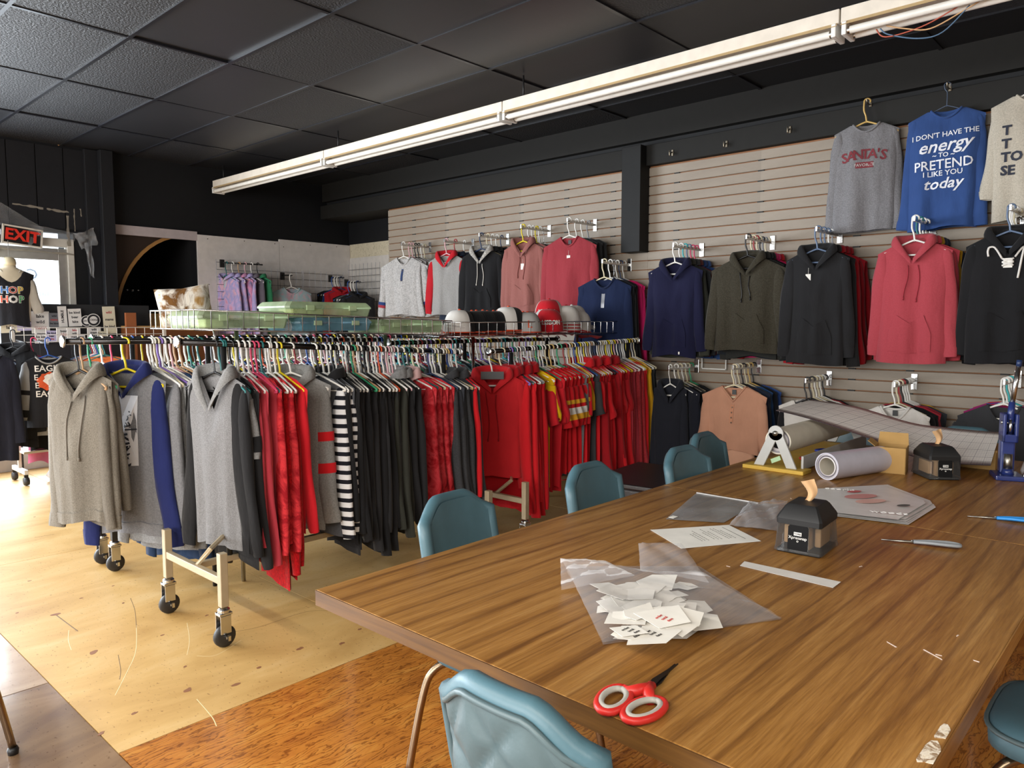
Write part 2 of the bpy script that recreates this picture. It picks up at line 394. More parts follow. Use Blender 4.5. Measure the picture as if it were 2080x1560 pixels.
# ragged peeled strips of paint over the door
PEEL = plain('8b8478', .8)
prn = random.Random(3)
for i, (a, b_) in enumerate((((25, 414), (88, 424)), ((95, 425), (140, 432)), ((136, 438), (140, 500)), ((150, 424), (152, 470)), ((163, 424), (165, 440)), ((118, 295), (134, 292)), ((10, 270), (118, 288)), ((0, 505), (150, 518)))):
    p = at(*a, Y=YB-.014); q = at(*b_, Y=YB-.014); n = 9; up = []; dn = []
    d = (q-p).normalized(); nn = Vector((-d.z, 0, d.x))
    for k in range(n+1):
        c = p.lerp(q, k/n); wv = .004+.014*prn.random()*(1 if i in (0, 1, 2, 7) else .3)
        up.append(c+nn*wv); dn.append(c-nn*wv*prn.random())
    m = MB(); m.loft([[u, v, v+Vector((0, .003, 0)), u+Vector((0, .003, 0))] for u, v in zip(up, dn)])
    m.build('peeling_paint', plain('b98a5c', .8) if i in (5, 6) else PEEL, wf)
# white header and dark back room with arched opening
HEAD = plain('b9aeb0', .6)
MB().b2((3.02, YB-.03, 2.39), (3.93, YB, 2.49)).build('trim_1', HEAD).__setitem__('kind', 'structure')
WOODT = plain('a77b45', .5)
dark = MB().b2((3.0, YB+.12, 0), (3.02, YB+1.6, 2.5)).b2((3.0, YB+1.6, 0), (4.2, YB+1.62, 2.5)).b2((3.92, YB+.12, 0), (3.94, YB+1.6, 2.5)).b2((3, YB+.12, 2.5), (4.2, YB+1.62, 2.52)).build('wall_back_room', plain('0d0d10', .7)); tag(dark, kind='structure')
arc = [];
m = MB(); rings = []
for k in range(15):
    a = R(90+90*k/14); cxx, czz = 3.84, 1.42
    for_r = []
    rx, rz = .78, 1.0
    p0 = Vector((cxx+rx*math.cos(a), YB+.02, czz+rz*math.sin(a))); nrm = Vector((math.cos(a), 0, math.sin(a)))
    rings.append([p0, p0+nrm*.035, p0+nrm*.035+Vector((0, .06, 0)), p0+Vector((0, .06, 0))])
m.loft(rings).build('arch_trim', WOODT, dark, True, angle=30)
fill = [(3.02, 1.2)]+[(3.84+.80*math.cos(R(90+90*k/14)), 1.42+1.02*math.sin(R(90+90*k/14))) for k in range(14, -1, -1)]+[(3.84, 2.48), (3.02, 2.48)]
MB().prism(fill, .02, frame((0, YB+.06, 0), (1, 0, 0), (0, 0, 1))).build('arch_panel', plain('33251d', .6), dark)
SHELFW = plain('7a4a28', .5)
sh = empty('wood_counter', (3.45, YB-.025, 0), 0, 'low brown wooden counter in front of the dark arched opening', 'counter')
MB().b2((-.43, -.30, 1.40), (.52, .0, 1.425)).build('counter_top', plain('b98c52', .5), sh)
MB().b2((-.43, -.28, 0), (.52, -.02, 1.40)).build('counter_body', SHELFW, sh)
MB().b2((-.42, -.0, 1.425), (.5, .018, 1.56)).build('back_board', plain('c39a5c', .5), sh)
MB().b2((-.44, -.32, .4), (-.34, -.28, 1.56)).build('end_post', plain('a5613a', .5), sh)
# row of small chrome knobs in the dark room
for k in range(4):
    MB().lathe([(0, 0), (.018, 0), (.022, .02), (.01, .035), (0, .035)], (3.36+.06*k, YB+.7, 1.82), 12).build('metal_knob', CHROME, dark, True)
# white boards on the back wall
BOARD = plain('dcd7d4', .6)
for (xa, xb, zt) in ((3.93, 4.96, 2.46), (4.965, XB-.01, 2.49)):
    b = MB().b2((xa, YB-.03, 0), (xb, YB-.004, zt)).build('white_wall_board', BOARD, wf)
for (x, z) in ((4.05, 2.42), (4.5, 2.43), (4.9, 2.43), (4.05, 1.9), (4.5, 2.0), (5.4, 2.45), (5.8, 2.46), (5.02, 2.4)):
    MB().lathe([(0, 0), (.006, 0), (.006, .004), (0, .004)], (x, YB-.034, z), 8, 'Y').build('screw_head', plain('77716d', .4, .8), wf)
# side + rear walls out of frame
GW = plain('6b655e', .8)
tag(MB().b2((-5.2, -5.2, 0), (-5.05, 9, .6)).b2((-5.2, -5.2, 2.9), (-5.05, 9, CZ+.1)).b2((-5.2, -5.2, .6), (-5.05, -1.4, 2.9)).b2((-5.2, 5.8, .6), (-5.05, 9, 2.9)).build('wall_left', GW), kind='structure')
tag(MB().b2((-5.2, -5.3, 0), (6.2, -5.2, CZ+.1)).build('wall_rear', GW), kind='structure')
# ground and pale building outside the shop front
tag(MB().b2((-14, 8.65, -.2), (14, 24, -.1)).build('ground_outside', plain('b9b4aa', .9)), kind='structure')
# ---- glass exit door
ALU = plain('b5b3af', .4, .6)
dr = empty('door_1', (2.1, YB+.02, 0), 0, kind='structure')
MB().b2((-.50, 0, .0), (-.42, .06, 2.20)).b2((.42, 0, 0), (.50, .06, 2.20)).b2((-.42, 0, 2.08), (.42, .06, 2.20)).b2((-.42, 0, 0), (.42, .06, .22)).build('door_frame', ALU, dr, bevel=.004)
MB().b2((-.6, -.03, 0), (-.5, .08, 2.30)).b2((.5, -.03, 0), (.56, .08, 2.30)).b2((-.5, -.03, 2.22), (.5, .08, 2.30)).build('jamb', plain('c9c4bb', .5), dr, bevel=.004)
MB().b2((-.42, .025, .22), (.42, .032, 2.08)).build('glass_pane', clear((.95, .98, 1), .02, .02), dr)
MB().b2((-.46, -.05, 2.13), (-.1, -.005, 2.17)).build('door_closer', ALU, dr, bevel=.005)
# lettering on the outside of the glass, seen from behind
LET = plain('6f7782', .7)
for body, x, z, s in (("437", .17, 1.56, .17), ("Cr's", .14, 1.93, .15), ("nuves", .25, 1.75, .09)):
    text('window_lettering', body, s, frame((x-.02, .036, z), (-1, 0, 0), (0, 0, 1)), LET if body != 'nuves' else plain('a9cdb8', .7), dr)
# exit sign
ex = empty('exit_sign', at(46, 480, Y=YB-.10), R(0), 'lit-red EXIT sign in a white frame above the glass door', 'sign')
MB().box((0, .03, 0), (.34, .05, .17)).build('housing', plain('1b1718', .5), ex, bevel=.004)
MB().b2((-.17, -.005, .075), (.17, .01, .09)).b2((-.17, -.005, -.09), (.17, .01, -.075)).b2((-.175, -.005, -.09), (-.16, .01, .09)).b2((.16, -.005, -.09), (.175, .01, .09)).build('frame', plain('d9d2c6', .5), ex)
text('lettering', 'EXIT', .145, frame((0, .0, 0), (1, 0, 0), (0, 0, 1)), plain('e8382a', .4), ex, extrude=.006, bold=.004, space=1.02)
ex.rotation_euler = (0, R(5), R(6))
# torn clear plastic sheeting over the door
CLR = clear((.8, .82, .85), .12, .10)
def crinkle(name, corners, nu, nv, amp, mat, parent, seed, sag=0):
    rr = random.Random(seed); A, B, C_, D = [Vector(c) for c in corners]
    ph = [rr.uniform(0, 6) for _ in range(6)]
    def fn(u, v):
        p = A.lerp(B, u).lerp(D.lerp(C_, u), v)
        n = amp*(math.sin(7*u+ph[0]+3*v)+math.sin(13*v+ph[1]+2*u)+.7*math.sin(21*u-9*v+ph[2]))
        return p+Vector((rr.uniform(-.3, .3)*amp, n*.8, n*.4-sag*math.sin(math.pi*u)))
    return MB().grid(fn, nu, nv).build(name, mat, parent, True)
ps = empty('plastic_sheeting', at(90, 450, Y=YB-.08), 0, 'torn clear plastic sheeting taped around the EXIT sign', 'plastic sheet')
def ploc(px, py, y=YB-.09): return at(px, py, Y=y)-ps.location
crinkle('sheet', [ploc(0, 410), ploc(90, 465), ploc(60, 500), ploc(0, 455)], 14, 8, .008, CLR, ps, 1)
crinkle('sheet', [ploc(60, 455), ploc(160, 475), ploc(150, 492), ploc(70, 478)], 14, 6, .008, CLR, ps, 2)
crinkle('sheet', [ploc(150, 475), ploc(190, 462), ploc(198, 495), ploc(165, 505)], 10, 10, .016, clear((.9, .92, .95), .1, .2), ps, 3)
crinkle('sheet', [ploc(172, 495), ploc(186, 490), ploc(192, 565), ploc(184, 560)], 8, 16, .012, clear((.9, .92, .95), .1, .2), ps, 4)
# ---- hanging fluorescent strip
LX, LZ = 4.12, 2.955
FIXW = plain('e6ddcf', .35); TUBE = plain('efece4', .25)
ends = [8.34, 6.12, 3.83, 1.45, -.9]
for i in range(4):
    ya, yb = ends[i], ends[i+1]; L_ = ya-yb
    t = empty('strip_light', (LX, (ya+yb)/2, LZ), 0, ['unlit twin-tube strip light, far end of the hanging row', 'unlit twin-tube strip light, second from the far end of the row', 'unlit twin-tube strip light above the front racks, third in the row', 'near strip light of the row with loose wires hanging from it'][i], 'light fixture', 'hanging strip lights in one row')
    MB().b2((-.055, -L_/2+.004, .03), (.055, L_/2-.004, .105)).build('channel', FIXW, t, bevel=.004)
    MB().add([(-.075, -L_/2+.01, .012), (-.05, -L_/2+.01, .04), (.05, -L_/2+.01, .04), (.075, -L_/2+.01, .012), (-.075, L_/2-.01, .012), (-.05, L_/2-.01, .04), (.05, L_/2-.01, .04), (.075, L_/2-.01, .012)],
             [(0, 1, 5, 4), (1, 2, 6, 5), (2, 3, 7, 6)]).build('reflector', plain('d9b884', .4), t)
    for s in (-1, 1):
        if i == 3 and s == 1: pass
        tb = MB().cyl((s*.043, -L_/2+.05, -.012), (s*.043, L_/2-.05, -.012), .019, 14).build('tube', TUBE, t, True, angle=40)
        for e in (-1, 1):
            MB().cyl((s*.043, e*(L_/2-.05), -.012), (s*.043, e*(L_/2-.028), -.012), .0195, 12).build('end_cap', CHROME, tb, True, angle=40)
    for e in (-1, 1):
        MB().b2((-.07, e*(L_/2-.026)-.012, -.036), (.07, e*(L_/2-.026)+.012, .03)).build('socket', WHITE_P, t, bevel=.004)
    MB().cyl((0, L_/2-.16, .1), (0, L_/2-.16, CZ-LZ+.0), .006, 8).build('hanging_rod', BLACK_P, t, True)
for c, pts in (('b4553f', [(1780, 60), (1800, 75), (1870, 55), (1935, 20), (1960, 2)]), ('c9a072', [(1800, 52), (1838, 58), (1890, 58), (1960, 20), (1990, 2)]), ('4d6b88', [(1788, 58), (1805, 70), (1865, 78), (1915, 65), (1970, 10)])):
    P = [at(a, b, X=LX) for a, b in pts]; o0 = P[0]
    wi = MB().tube(smooth_path([p-o0 for p in P], 6), .0035, 6).build('loose_wire', plain(c, .5), None, True); wi.location = o0
    tag(wi, {'b4553f': 'loose red electrical wire drooping below the near strip light', 'c9a072': 'loose tan electrical wire drooping below the near strip light', '4d6b88': 'loose blue electrical wire, lowest loop under the strip light'}[c], 'wire', 'loose wires')
# ================================================================== HANGERS + GARMENTS (local: hook over rail at origin, width along x, front = -y)
def hanger_mesh(kind):
    m = MB(); r = {'tube': .0058, 'wire': .0018, 'flat': .0055}[kind]
    hook = [(.019*math.cos(R(a)), 0, .019*math.sin(R(a))-.004) for a in range(-25, 186, 22)]
    if kind == 'wire':
        m.tube(smooth_path([(.012, 0, -.012)]+hook[1:]+[(-.012, 0, -.03), (0, 0, -.05), (0, 0, -.135)], 3), r, 5)
        m.tube(smooth_path([(0, 0, -.13), (-.03, 0, -.14), (-.19, 0, -.21), (-.19, 0, -.22), (.19, 0, -.22), (.19, 0, -.21), (.03, 0, -.14), (0, 0, -.13)], 2), r, 5)
    else:
        m.tube(smooth_path(hook+[(-.019, 0, -.06), (-.006, 0, -.10), (0, 0, -.145)], 3), r, 6, True, 1 if kind == 'tube' else .5)
        m.tube(smooth_path([(0, 0, -.137), (-.05, 0, -.155), (-.18, 0, -.212), (-.19, 0, -.222), (-.16, 0, -.228), (.16, 0, -.228), (.19, 0, -.222), (.18, 0, -.212), (.05, 0, -.155), (0, 0, -.137)], 3), r*1.05, 6, True, 1)
    return m.mesh('hanger_'+kind, True)
HMESH = {k: hanger_mesh(k) for k in ('tube', 'wire', 'flat')}
HCOL = {'white': plain('f0eee8', .35), 'ivory': plain('e2d6b4', .4), 'black': plain('17171a', .35), 'teal': plain('1f6f70', .35), 'pink': plain('d8436a', .35), 'yellow': plain('e8d21c', .35),
        'green': plain('3aa678', .35), 'blue': plain('2c58a8', .35), 'orange': plain('e2592c', .35), 'purple': plain('8a6cc4', .35), 'grey': plain('8d8f94', .35), 'tan': plain('c9a27a', .35),
        'red': plain('a82c30', .35), 'navy': plain('27395c', .35), 'wire': plain('b9bcc0', .25, 1), 'rose': plain('e3b3ba', .35), 'aqua': plain('36b8bd', .35), 'slate': plain('5f7391', .35), 'gold': plain('d8b46a', .35)}
HNAME = {'wire': 'thin chrome wire hanger'}
def hanger(p, yaw, c, where, group, kind=None, tilt=0, sx=1.0):
    o = link('clothes_hanger', HMESH[kind or ('wire' if c == 'wire' else 'tube')], HCOL[c]); o.location = p; o.rotation_euler = (0, tilt, yaw); o.scale = (sx, 1, 1)
    return tag(o, ('%s %s' % (HNAME.get(c, '%s plastic hanger' % c), where)), 'hanger', group)
class GP:
    def __init__(s, hw=.2, L=.66, th=.055, hb=None, nw=.085, nd=.075, fold=.012, seed=0, slope=.48, z0=-.145):
        s.hw, s.L, s.th, s.nw, s.nd, s.fold, s.seed, s.slope, s.z0 = hw, L, th, nw, nd, fold, seed, slope, z0; s.hb = (hb or hw)*.90
    def zs(s, x, side):
        ax = abs(x); z = s.z0-max(0, ax-s.nw)*s.slope
        if ax < s.nw: z -= (s.nd if side < 0 else .018)*((1-ax/s.nw) if s.nd > .105 and side < 0 else (1-(ax/s.nw)**2))
        return z
    def pt(s, u, t, side, off=0):
        x0 = u*s.hw; za = s.zs(x0, side); zb = s.z0-s.L+.010*math.sin(2.6*u+s.seed)-.012*abs(u)
        z = za+(zb-za)*t
        x = u*(s.hw+(s.hb-s.hw)*min(1, t*2.2)+.008*math.sin(3.2*t+s.seed))
        rise = min(1, math.sqrt(max(0, t)*4)); 
        if abs(x0) < s.nw: rise = max(rise, .45)
        th = s.th*rise*(.72+.3*math.sin(min(1, t*1.3)*2.2))
        y = side*th*max(0, 1-abs(u)**2.6)**.6
        k = s.fold*(t**.8)*(1-.55*abs(u)**4)
        f = k*(math.sin(5.1*u+s.seed*1.7+1.3*t)+.7*math.sin(9.3*u+s.seed*2.9-1.1*t)+.35*math.sin(15*u+s.seed))
        f += s.fold*.35*math.sin(9*t+4*u+s.seed)*(1-abs(u))*min(1, 4*t)
        return Vector((x, y*(1+.0)+f*(1 if side < 0 else .8)+side*off, z))
TS = [0, .006, .02, .045, .085, .14, .2, .28, .36, .44, .52, .6, .68, .76, .84, .92, .965, 1.0]
def sheet(g, us, ts, side, off=0):
    m = MB(); n = len(ts)
    m.add([g.pt(u, t, side, off) for u in us for t in ts], [(i*n+j, (i+1)*n+j, (i+1)*n+j+1, i*n+j+1) for i in range(len(us)-1) for j in range(n-1)])
    return m
def us(n): return [math.sin(math.pi/2*(-1+2*i/(n-1))) for i in range(n)]
def torso(g, n=19, ts=TS):
    m = MB()
    for side in (-1, 1):
        k = sheet(g, us(n), ts, side); m.add(k.v, k.f)
    return m
def band(g, t0, t1, off, n=19):
    m = MB()
    for side in (-1, 1):
        k = sheet(g, us(n), [t0, t0+.002, (t0+t1)/2, t1], side, off); m.add(k.v, k.f)
    return m
def sleeve_path(g, sg, length, out=.03, yb=0.0, bend=0, seed=0, full=1.0):
    zsh = g.zs(g.hw, -1); h = g.hw; f = full
    pts = [(h-.035, zsh+.004, .014), (h-.006, zsh-.03, .034), (h+.008, zsh-.10, .052*f), (h+.014+.15*out, zsh-.20, .056*f), (h+.014+.5*out, zsh-.38, .051*f), (h+.012+.9*out, zsh-.52, .046*f), (h+.008+out, zsh-.60, .038*f)]
    pts = [(o_-r_, z_, r_) for o_, z_, r_ in pts]
    sc = length/.60
    P = []; Rr = []
    for i, (x, z, r) in enumerate(pts):
        k = i/(len(pts)-1)
        zz = zsh+(z-zsh)*(sc if i > 1 else 1)
        P.append(Vector((sg*x, yb*k+.012*math.sin(seed+4*k)*k+bend*math.sin(math.pi*k), zz))); Rr.append(r)
    return P, Rr
def catm(vals, n):
    out = []
    for i in range(len(vals)-1):
        for k in range(n): out.append(vals[i]+(vals[i+1]-vals[i])*k/n)
    return out+[vals[-1]]
def sleeve(g, sg, length=.60, flat=.5, out=.03, cut=(0, 1), grow=0, seed=0, yb=0, bend=0, nseg=12, full=1.0):
    P, Rr = sleeve_path(g, sg, length, out, yb, bend, seed, full); P = smooth_path(P, 4); Rr = catm(Rr, 4); N = len(P)
    i0, i1 = int(cut[0]*(N-1)), int(cut[1]*(N-1)); rings = []
    for i in range(i0, i1+1):
        k = i/(N-1); d = (P[min(i+1, N-1)]-P[max(i-1, 0)]).normalized()
        a = Vector((d.z, 0, -d.x)).normalized() if abs(d.z) > .1 else Vector((1, 0, 0)); b = d.cross(a); r = Rr[i]+grow; ring = []
        for j in range(nseg):
            A = 2*math.pi*j/nseg
            wob = 1+.13*math.sin(3*A+seed+9*k)*k+.10*math.sin(16*k+seed*2+2*A)*k
            ring.append(P[i]+a*(r*math.cos(A)*wob)+b*(r*flat*math.sin(A)*wob+grow*.3))
        rings.append(ring)
    m = MB(); m.loft(rings, True, False); return m
def hood_mesh(g, big=1.0):
    """collar roll that meets in a V at the front plus the hood hanging behind the neck"""
    m = MB(); rings = []; N = 30
    PR = [(-.006, -.03), (-.004, .0), (.002, .022), (.014, .034), (.028, .028), (.040, .008), (.046, -.016), (.044, -.034)]
    for i in range(N+1):
        a = -math.pi/2+.06+(2*math.pi-.12)*i/N; c, s_ = math.cos(a), math.sin(a); back = .5+.5*s_
        cx_, cy_ = (g.nw+.006)*c*(1+.06*back), (.030+.022*back)*s_-.010*(1-back)-.004
        cz_ = g.z0+.006+.008*back-((g.nd+.010)*(1-abs(c)) if s_ < 0 else 0)
        k = ((.46+.34*abs(c) if s_ < 0 else .80+.2*s_)+.06*math.sin(3*a+g.seed))*big; n = Vector((c, s_*.7, 0)).normalized()
        rings.append([Vector((cx_, cy_, cz_))+n*(pr_*k*(.7+.3*abs(c)))+Vector((0, 0, pz_*k*1.05)) for pr_, pz_ in PR])
    m.loft(rings, False, False)
    prof = MB().lathe([(0, -.13), (.05, -.125), (.085, -.09), (.10, -.05), (.092, -.01), (.06, .012), (.0, .018)], (0, 0, 0), 16)
    m.add([(v[0]*1.05*big, v[1]*.38+.055+.02*v[2], g.z0+.01+v[2]*.95) for v in prof.v], prof.f)
    return m
def collar_mesh(g, r=.0075):
    m = MB(); pts = []
    for i in range(25):
        x = -g.nw+2*g.nw*i/24; u = x/g.hw; pts.append(g.pt(u, .012, -1, .002))
    for i in range(25):
        x = g.nw-2*g.nw*i/24; u = x/g.hw; pts.append(g.pt(u, .012, 1, .002))
    m.tube(pts+[pts[0]], r, 7, False); return m
def conform(g, me, off=.003, side=-1):
    for v in me.vertices:
        x, z = v.co.x, v.co.z; t = .3
        for _ in range(4):
            hwt = g.hw+(g.hb-g.hw)*min(1, t*2.2)+.008*math.sin(3.2*t+g.seed); u = max(-.995, min(.995, x/hwt)); za = g.zs(u*g.hw, side); zb = g.z0-g.L+.010*math.sin(2.6*u+g.seed)-.012*abs(u)
            t = max(.02, min(1, (za-z)/(za-zb)))
        q = g.pt(u, t, side, off); v.co.y = q.y+(v.co.y)
    me.update()
def subdiv(me, cut=2):
    bm = bmesh.new(); bm.from_mesh(me); bmesh.ops.triangulate(bm, faces=bm.faces)
    bmesh.ops.subdivide_edges(bm, edges=[e for e in bm.edges if e.calc_length() > .02], cuts=cut); bm.to_mesh(me); bm.free()
def put_print(g, root, items, side=-1, name='print'):
    """items: (text, x, z, size, material, kwargs)"""
    for (body, x, z, size, mat, kw) in items:
        rot = kw.pop('rot', 0); off = kw.pop('off', .0035); me = text_mesh(body, size, extrude=.0004, **kw)
        M = frame((x, 0, z), (math.cos(rot)*(-side), 0, math.sin(rot)), (-math.sin(rot)*(-side), 0, math.cos(rot))); me.transform(M); subdiv(me, 1); conform(g, me, off, side); link(name, me, mat, root)
def print_shape(g, root, outline, mat, off=.003, name='print', side=-1):
    m = MB(); c = Vector((sum(p[0] for p in outline)/len(outline), 0, sum(p[1] for p in outline)/len(outline)))
    n = len(outline); m.add([c]+[(p[0], 0, p[1]) for p in outline], [(0, i+1, (i+1) % n+1) for i in range(n)])
    me = m.mesh(name); subdiv(me, 2); conform(g, me, off, side); return link(name, me, mat, root)
def drawstrings(g, root, mat, ln=.2, dx=.035, r=.0035, ends=True):
    for sg in (-1, 1):
        pts = []
        for k in range(9):
            t = .09+ln/g.L*k/8; u = sg*(dx+.012*math.sin(k*.5+g.seed+sg))/g.hw; pts.append(g.pt(u, t, -1, .006))
        d = MB().tube(pts, r, 6).build('drawstring', mat, root, True)
        if ends: MB().tube([pts[-1], pts[-1]+Vector((0, 0, -.018))], r*1.5, 6).build('tip', mat, d, True)
def face_garment(name, p, yaw, g, mat, label, cat, group=None, sleeves='long', smat=None, hood=False, hmat=None, strings=None, pocket=False, waist=True, cuffs=True, tagcard=None,
                 slen=None, out=.035, placket=None, flat=.42, yb=0, stripe=None, strlen=.2, collar=True, bend=0, lining=None, full=1.0):
    root = empty(name, p, yaw, label, cat, group)
    torso(g).build('torso', mat, root, True)
    smat = smat or mat
    sl = slen or (g.L*.86 if sleeves == 'long' else .26)
    if sleeves:
        for sg in (-1, 1):
            s_ = sleeve(g, sg, sl, flat, out, (0, 1), 0, g.seed+sg, yb, bend, full=full).build('sleeve', smat, root, True)
            if cuffs and sleeves == 'long': sleeve(g, sg, sl, flat, out, (.9, 1), .003, g.seed+sg, yb, bend, full=full).build('cuff', smat, s_, True)
            if stripe:
                for (a, b_, sm) in stripe: sleeve(g, sg, sl, flat, out, (a, b_), .004, g.seed+sg, yb, bend, full=full).build('stripe', sm, s_, True)
    if hood:
        h = hood_mesh(g).build('hood', hmat or mat, root, True)
        if strings: drawstrings(g, root, strings, strlen)
    elif collar:
        collar_mesh(g).build('collar', hmat or mat, root, True)
    if pocket: 
        def pf(u, v):
            uu = -.62+1.24*u; tt = .60+.30*v; ed = 1-.35*max(0, 1-v*2.2); return g.pt(uu*ed, tt, -1, .006)
        MB().grid(pf, 13, 7).build('pocket', mat, root, True)
    if waist: band(g, .925, 1.0, .004).build('waistband', mat, root, True)
    if placket:
        m = MB().grid(lambda u, v: g.pt((-.014+.028*u)/g.hw, .10+placket[0]*v, -1, .004), 3, 10).build('placket', placket[1], root, True)
        for k in range(placket[2]):
            q = g.pt(0, .13+placket[0]*.85*k/max(1, placket[2]-1), -1, .007)
            MB().lathe([(0, 0), (.006, 0), (.005, .003), (0, .003)], q, 10, 'Y').build('button', plain('7c6a5c', .4), m, True)
    if tagcard:
        q = g.pt(tagcard[0]/g.hw, .12, -1, .006)
        tc = MB().box(q+Vector((0, -.003, -.05)), (.034, .002, .055)).build('price_tag', PAPER, root)
        MB().tube([q+Vector((0, 0, .02)), q+Vector((0, -.003, -.025))], .0012, 4).build('tag_string', WHITE_P, tc)
    if lining:
        q = g.pt(0, .02, 1, -.004)
        MB().box(q+Vector((0, -.004, -.02)), (.03, .002, .035)).build('neck_label', lining, root)
    return root
# ---- packed (edge-on) garments share a few meshes
PK = {}
def packed_meshes(v, sl, hood):
    k = (v, sl, hood)
    if k not in PK:
        rr = random.Random(v*7+3); g = GP(hw=.195+.02*rr.random(), L=.66, th=.017, nd=.05, fold=.009, seed=v*2.1+1)
        ts = [0, .01, .04, .1, .2, .35, .5, .65, .8, .92, 1.0]
        me = [('torso', torso(g, 11, ts).mesh('torso', True))]
        ln = {'long': .60, 'short': .24}.get(sl)
        if ln:
            for sg in (-1, 1):
                me.append(('sleeve', sleeve(g, sg, ln*(.94+.12*rr.random()), .42, .02+.03*rr.random(), (0, 1), 0, v+sg, rr.uniform(-.02, .03), rr.uniform(-.015, .015), 8, 1.0 if sl == 'long' else 1.15).mesh('sleeve', True)))
        if hood: me.append(('hood', hood_mesh(g, .72).mesh('hood', True)))
        PK[k] = me
    return PK[k]
def packed(name, p, yaw, mat, label, cat, group, sl='long', hood=False, v=0, zs=1.0, smat=None, hmat=None, xs=1.0):
    root = empty(name, p, yaw, label, cat, group); root.scale = (xs, 1, zs); root.location.z += .145*(zs-1)
    for (n, me) in packed_meshes(v, sl, hood):
        link(n, me, (smat or mat) if n == 'sleeve' else (hmat or mat) if n == 'hood' else mat, root)
    return root
# ================================================================== ROLLING RACKS
BEIGE = plain('b9a98c', .4, .2); RUB = plain('2c2a2a', .5)
def caster(parent, x, y, h=.16):
    c = MB().b2((x-.03, y-.024, h-.012), (x+.03, y+.024, h)).b2((x-.028, y-.026, h*.42), (x+.022, y-.021, h-.01)).b2((x-.028, y+.021, h*.42), (x+.022, y+.026, h-.01)).lathe([(0, h), (.027, h), (.027, h+.014), (.018, h+.022), (0, h+.022)], (x, y, 0), 16)
    c = c.build('caster', CHROME, parent, bevel=.002)
    MB().lathe([(0, -.017), (.03, -.017), (.046, -.014), (.05, -.008), (.05, .008), (.046, .014), (.03, .017), (0, .017)], (x, y, .05), 22, 'Y').build('wheel', RUB, c, True, angle=50)
    MB().lathe([(0, -.034), (.009, -.034), (.009, .034), (0, .034)], (x, y, .05), 10, 'Y').b2((x-.006, y-.05, .04), (x+.006, y-.034, .062)).build('axle', CHROME, c, True, angle=40)
def rack(name, x0, x1, y, z0, z1, label, mat=BEIGE, postm=BLACK_P, wid=.29, base=True):
    r = empty(name, (x0, y, 0), 0, label, 'clothes rack', 'clothes racks in the shop')
    L = x1-x0
    MB().tube([(0, 0, z0), (L, 0, z1)], .0155, 12).build('rail', plain('3c3a3a', .2, .9), r, True)
    for e, xe, ze in ((-1, 0, z0), (1, L, z1)):
        MB().lathe([(0, -.006), (.026, -.006), (.03, 0), (.026, .006), (0, .006)], (xe, 0, ze), 18, 'X').build('end_cap', CHROME, r, True)
    for xe, ze in ((.22 if base else .7, z0), (L-.14, z1)): MB().tube([(xe, 0, .28 if base else .0), (xe, 0, ze-.012)], .014, 10).build('upright', postm, r, True)
    if base:
        for xe in (.04, L-.04):
            for s in (-1, 1):
                MB().b2((xe-.018, s*wid-.018, .185), (xe+.018, s*wid+.018, .43)).build('leg_post', mat, r, bevel=.003); caster(r, xe, s*wid)
            MB().b2((xe-.014, -wid, .285), (xe+.014, wid, .32)).build('cross_bar', mat, r, bevel=.003)
        MB().b2((.04, -.015, .29), (L-.04, .015, .32)).build('base_bar', mat, r, bevel=.003)
        MB().tube([(.05, 0, .30), (.05, -.16, .42), (.22, 0, .44)], .012, 6).build('brace', mat, r)
    return r
R1 = (1.49, 3.27, 3.45, 1.365, 1.27); R3 = (3.53, 5.30, 3.45, 1.265, 1.31); R2 = (1.17, 3.05, 3.95, 1.365, 1.345); R5 = (3.12, 4.9, 3.98, 1.32, 1.32); R6 = (1.55, 4.6, 4.72, 1.36, 1.34); R4 = (3.75, 5.3, 5.55, 1.33, 1.33)
rack('rolling_rack', *R1, 'beige rolling clothes rack on casters in front, by the table corner')
rack('rolling_rack', *R3, 'clothes rack full of red shirts next to the slatwall', base=True)
rack('rolling_rack', *R2, 'rack of the second row holding the oatmeal hoodies', BLACK_P, base=False)
rack('rolling_rack', *R5, 'clothes rack hidden behind the wire baskets in the middle', BLACK_P, base=False)
rack('rolling_rack', *R6, 'long rack in the third row with casters showing left of the front rack', BLACK_P, wid=.1)
rack('rolling_rack', *R4, 'far clothes rack with dark shirts below the slatwall', BLACK_P)
def rail_pt(rk, x): 
    k = (x-rk[0])/(rk[1]-rk[0]); return Vector((x, rk[2], rk[3]+(rk[4]-rk[3])*k))
def hx(rk, px): return at(px, 700, Y=rk[2]).x
YAW = R(-90)
gr = random.Random(11)
CYCLE = ['white', 'white', 'ivory', 'black', 'white', 'teal', 'white', 'black', 'white', 'pink', 'white', 'black', 'wire', 'white', 'green', 'navy', 'white', 'tan', 'rose', 'black', 'white', 'blue', 'white', 'grey']
hc = 0
def run(rk, x0, x1, specs, where, group, hwhere, hcols=None, face=1, yaw0=-90, xs=1.0):
    """specs: list of (name, cat, material, text, sleeve, hood, zscale[, smat, hmat])"""
    global hc
    n = len(specs)
    for i, sp in enumerate(specs):
        x = x0+(x1-x0)*(i/(max(1, n-1)))+gr.uniform(-.003, .003); yaw = R(yaw0)+R(gr.uniform(-6, 6)); p = rail_pt(rk, x)
        name, cat, mat, txt, sl, hd, zs = sp[:7]; sm = sp[7] if len(sp) > 7 else None; hm = sp[8] if len(sp) > 8 else None
        packed(name, p, yaw, mat, txt+' '+where, cat, group, sl, hd, gr.randrange(6), zs*1.14*gr.uniform(.95, 1.05), sm, hm, xs*gr.uniform(.93, 1.06))
        c = (hcols or CYCLE)[(hc if not hcols else i) % len(hcols or CYCLE)]; hc += 1
        hanger(p, yaw, c, hwhere, 'hangers '+hwhere, sx=xs)
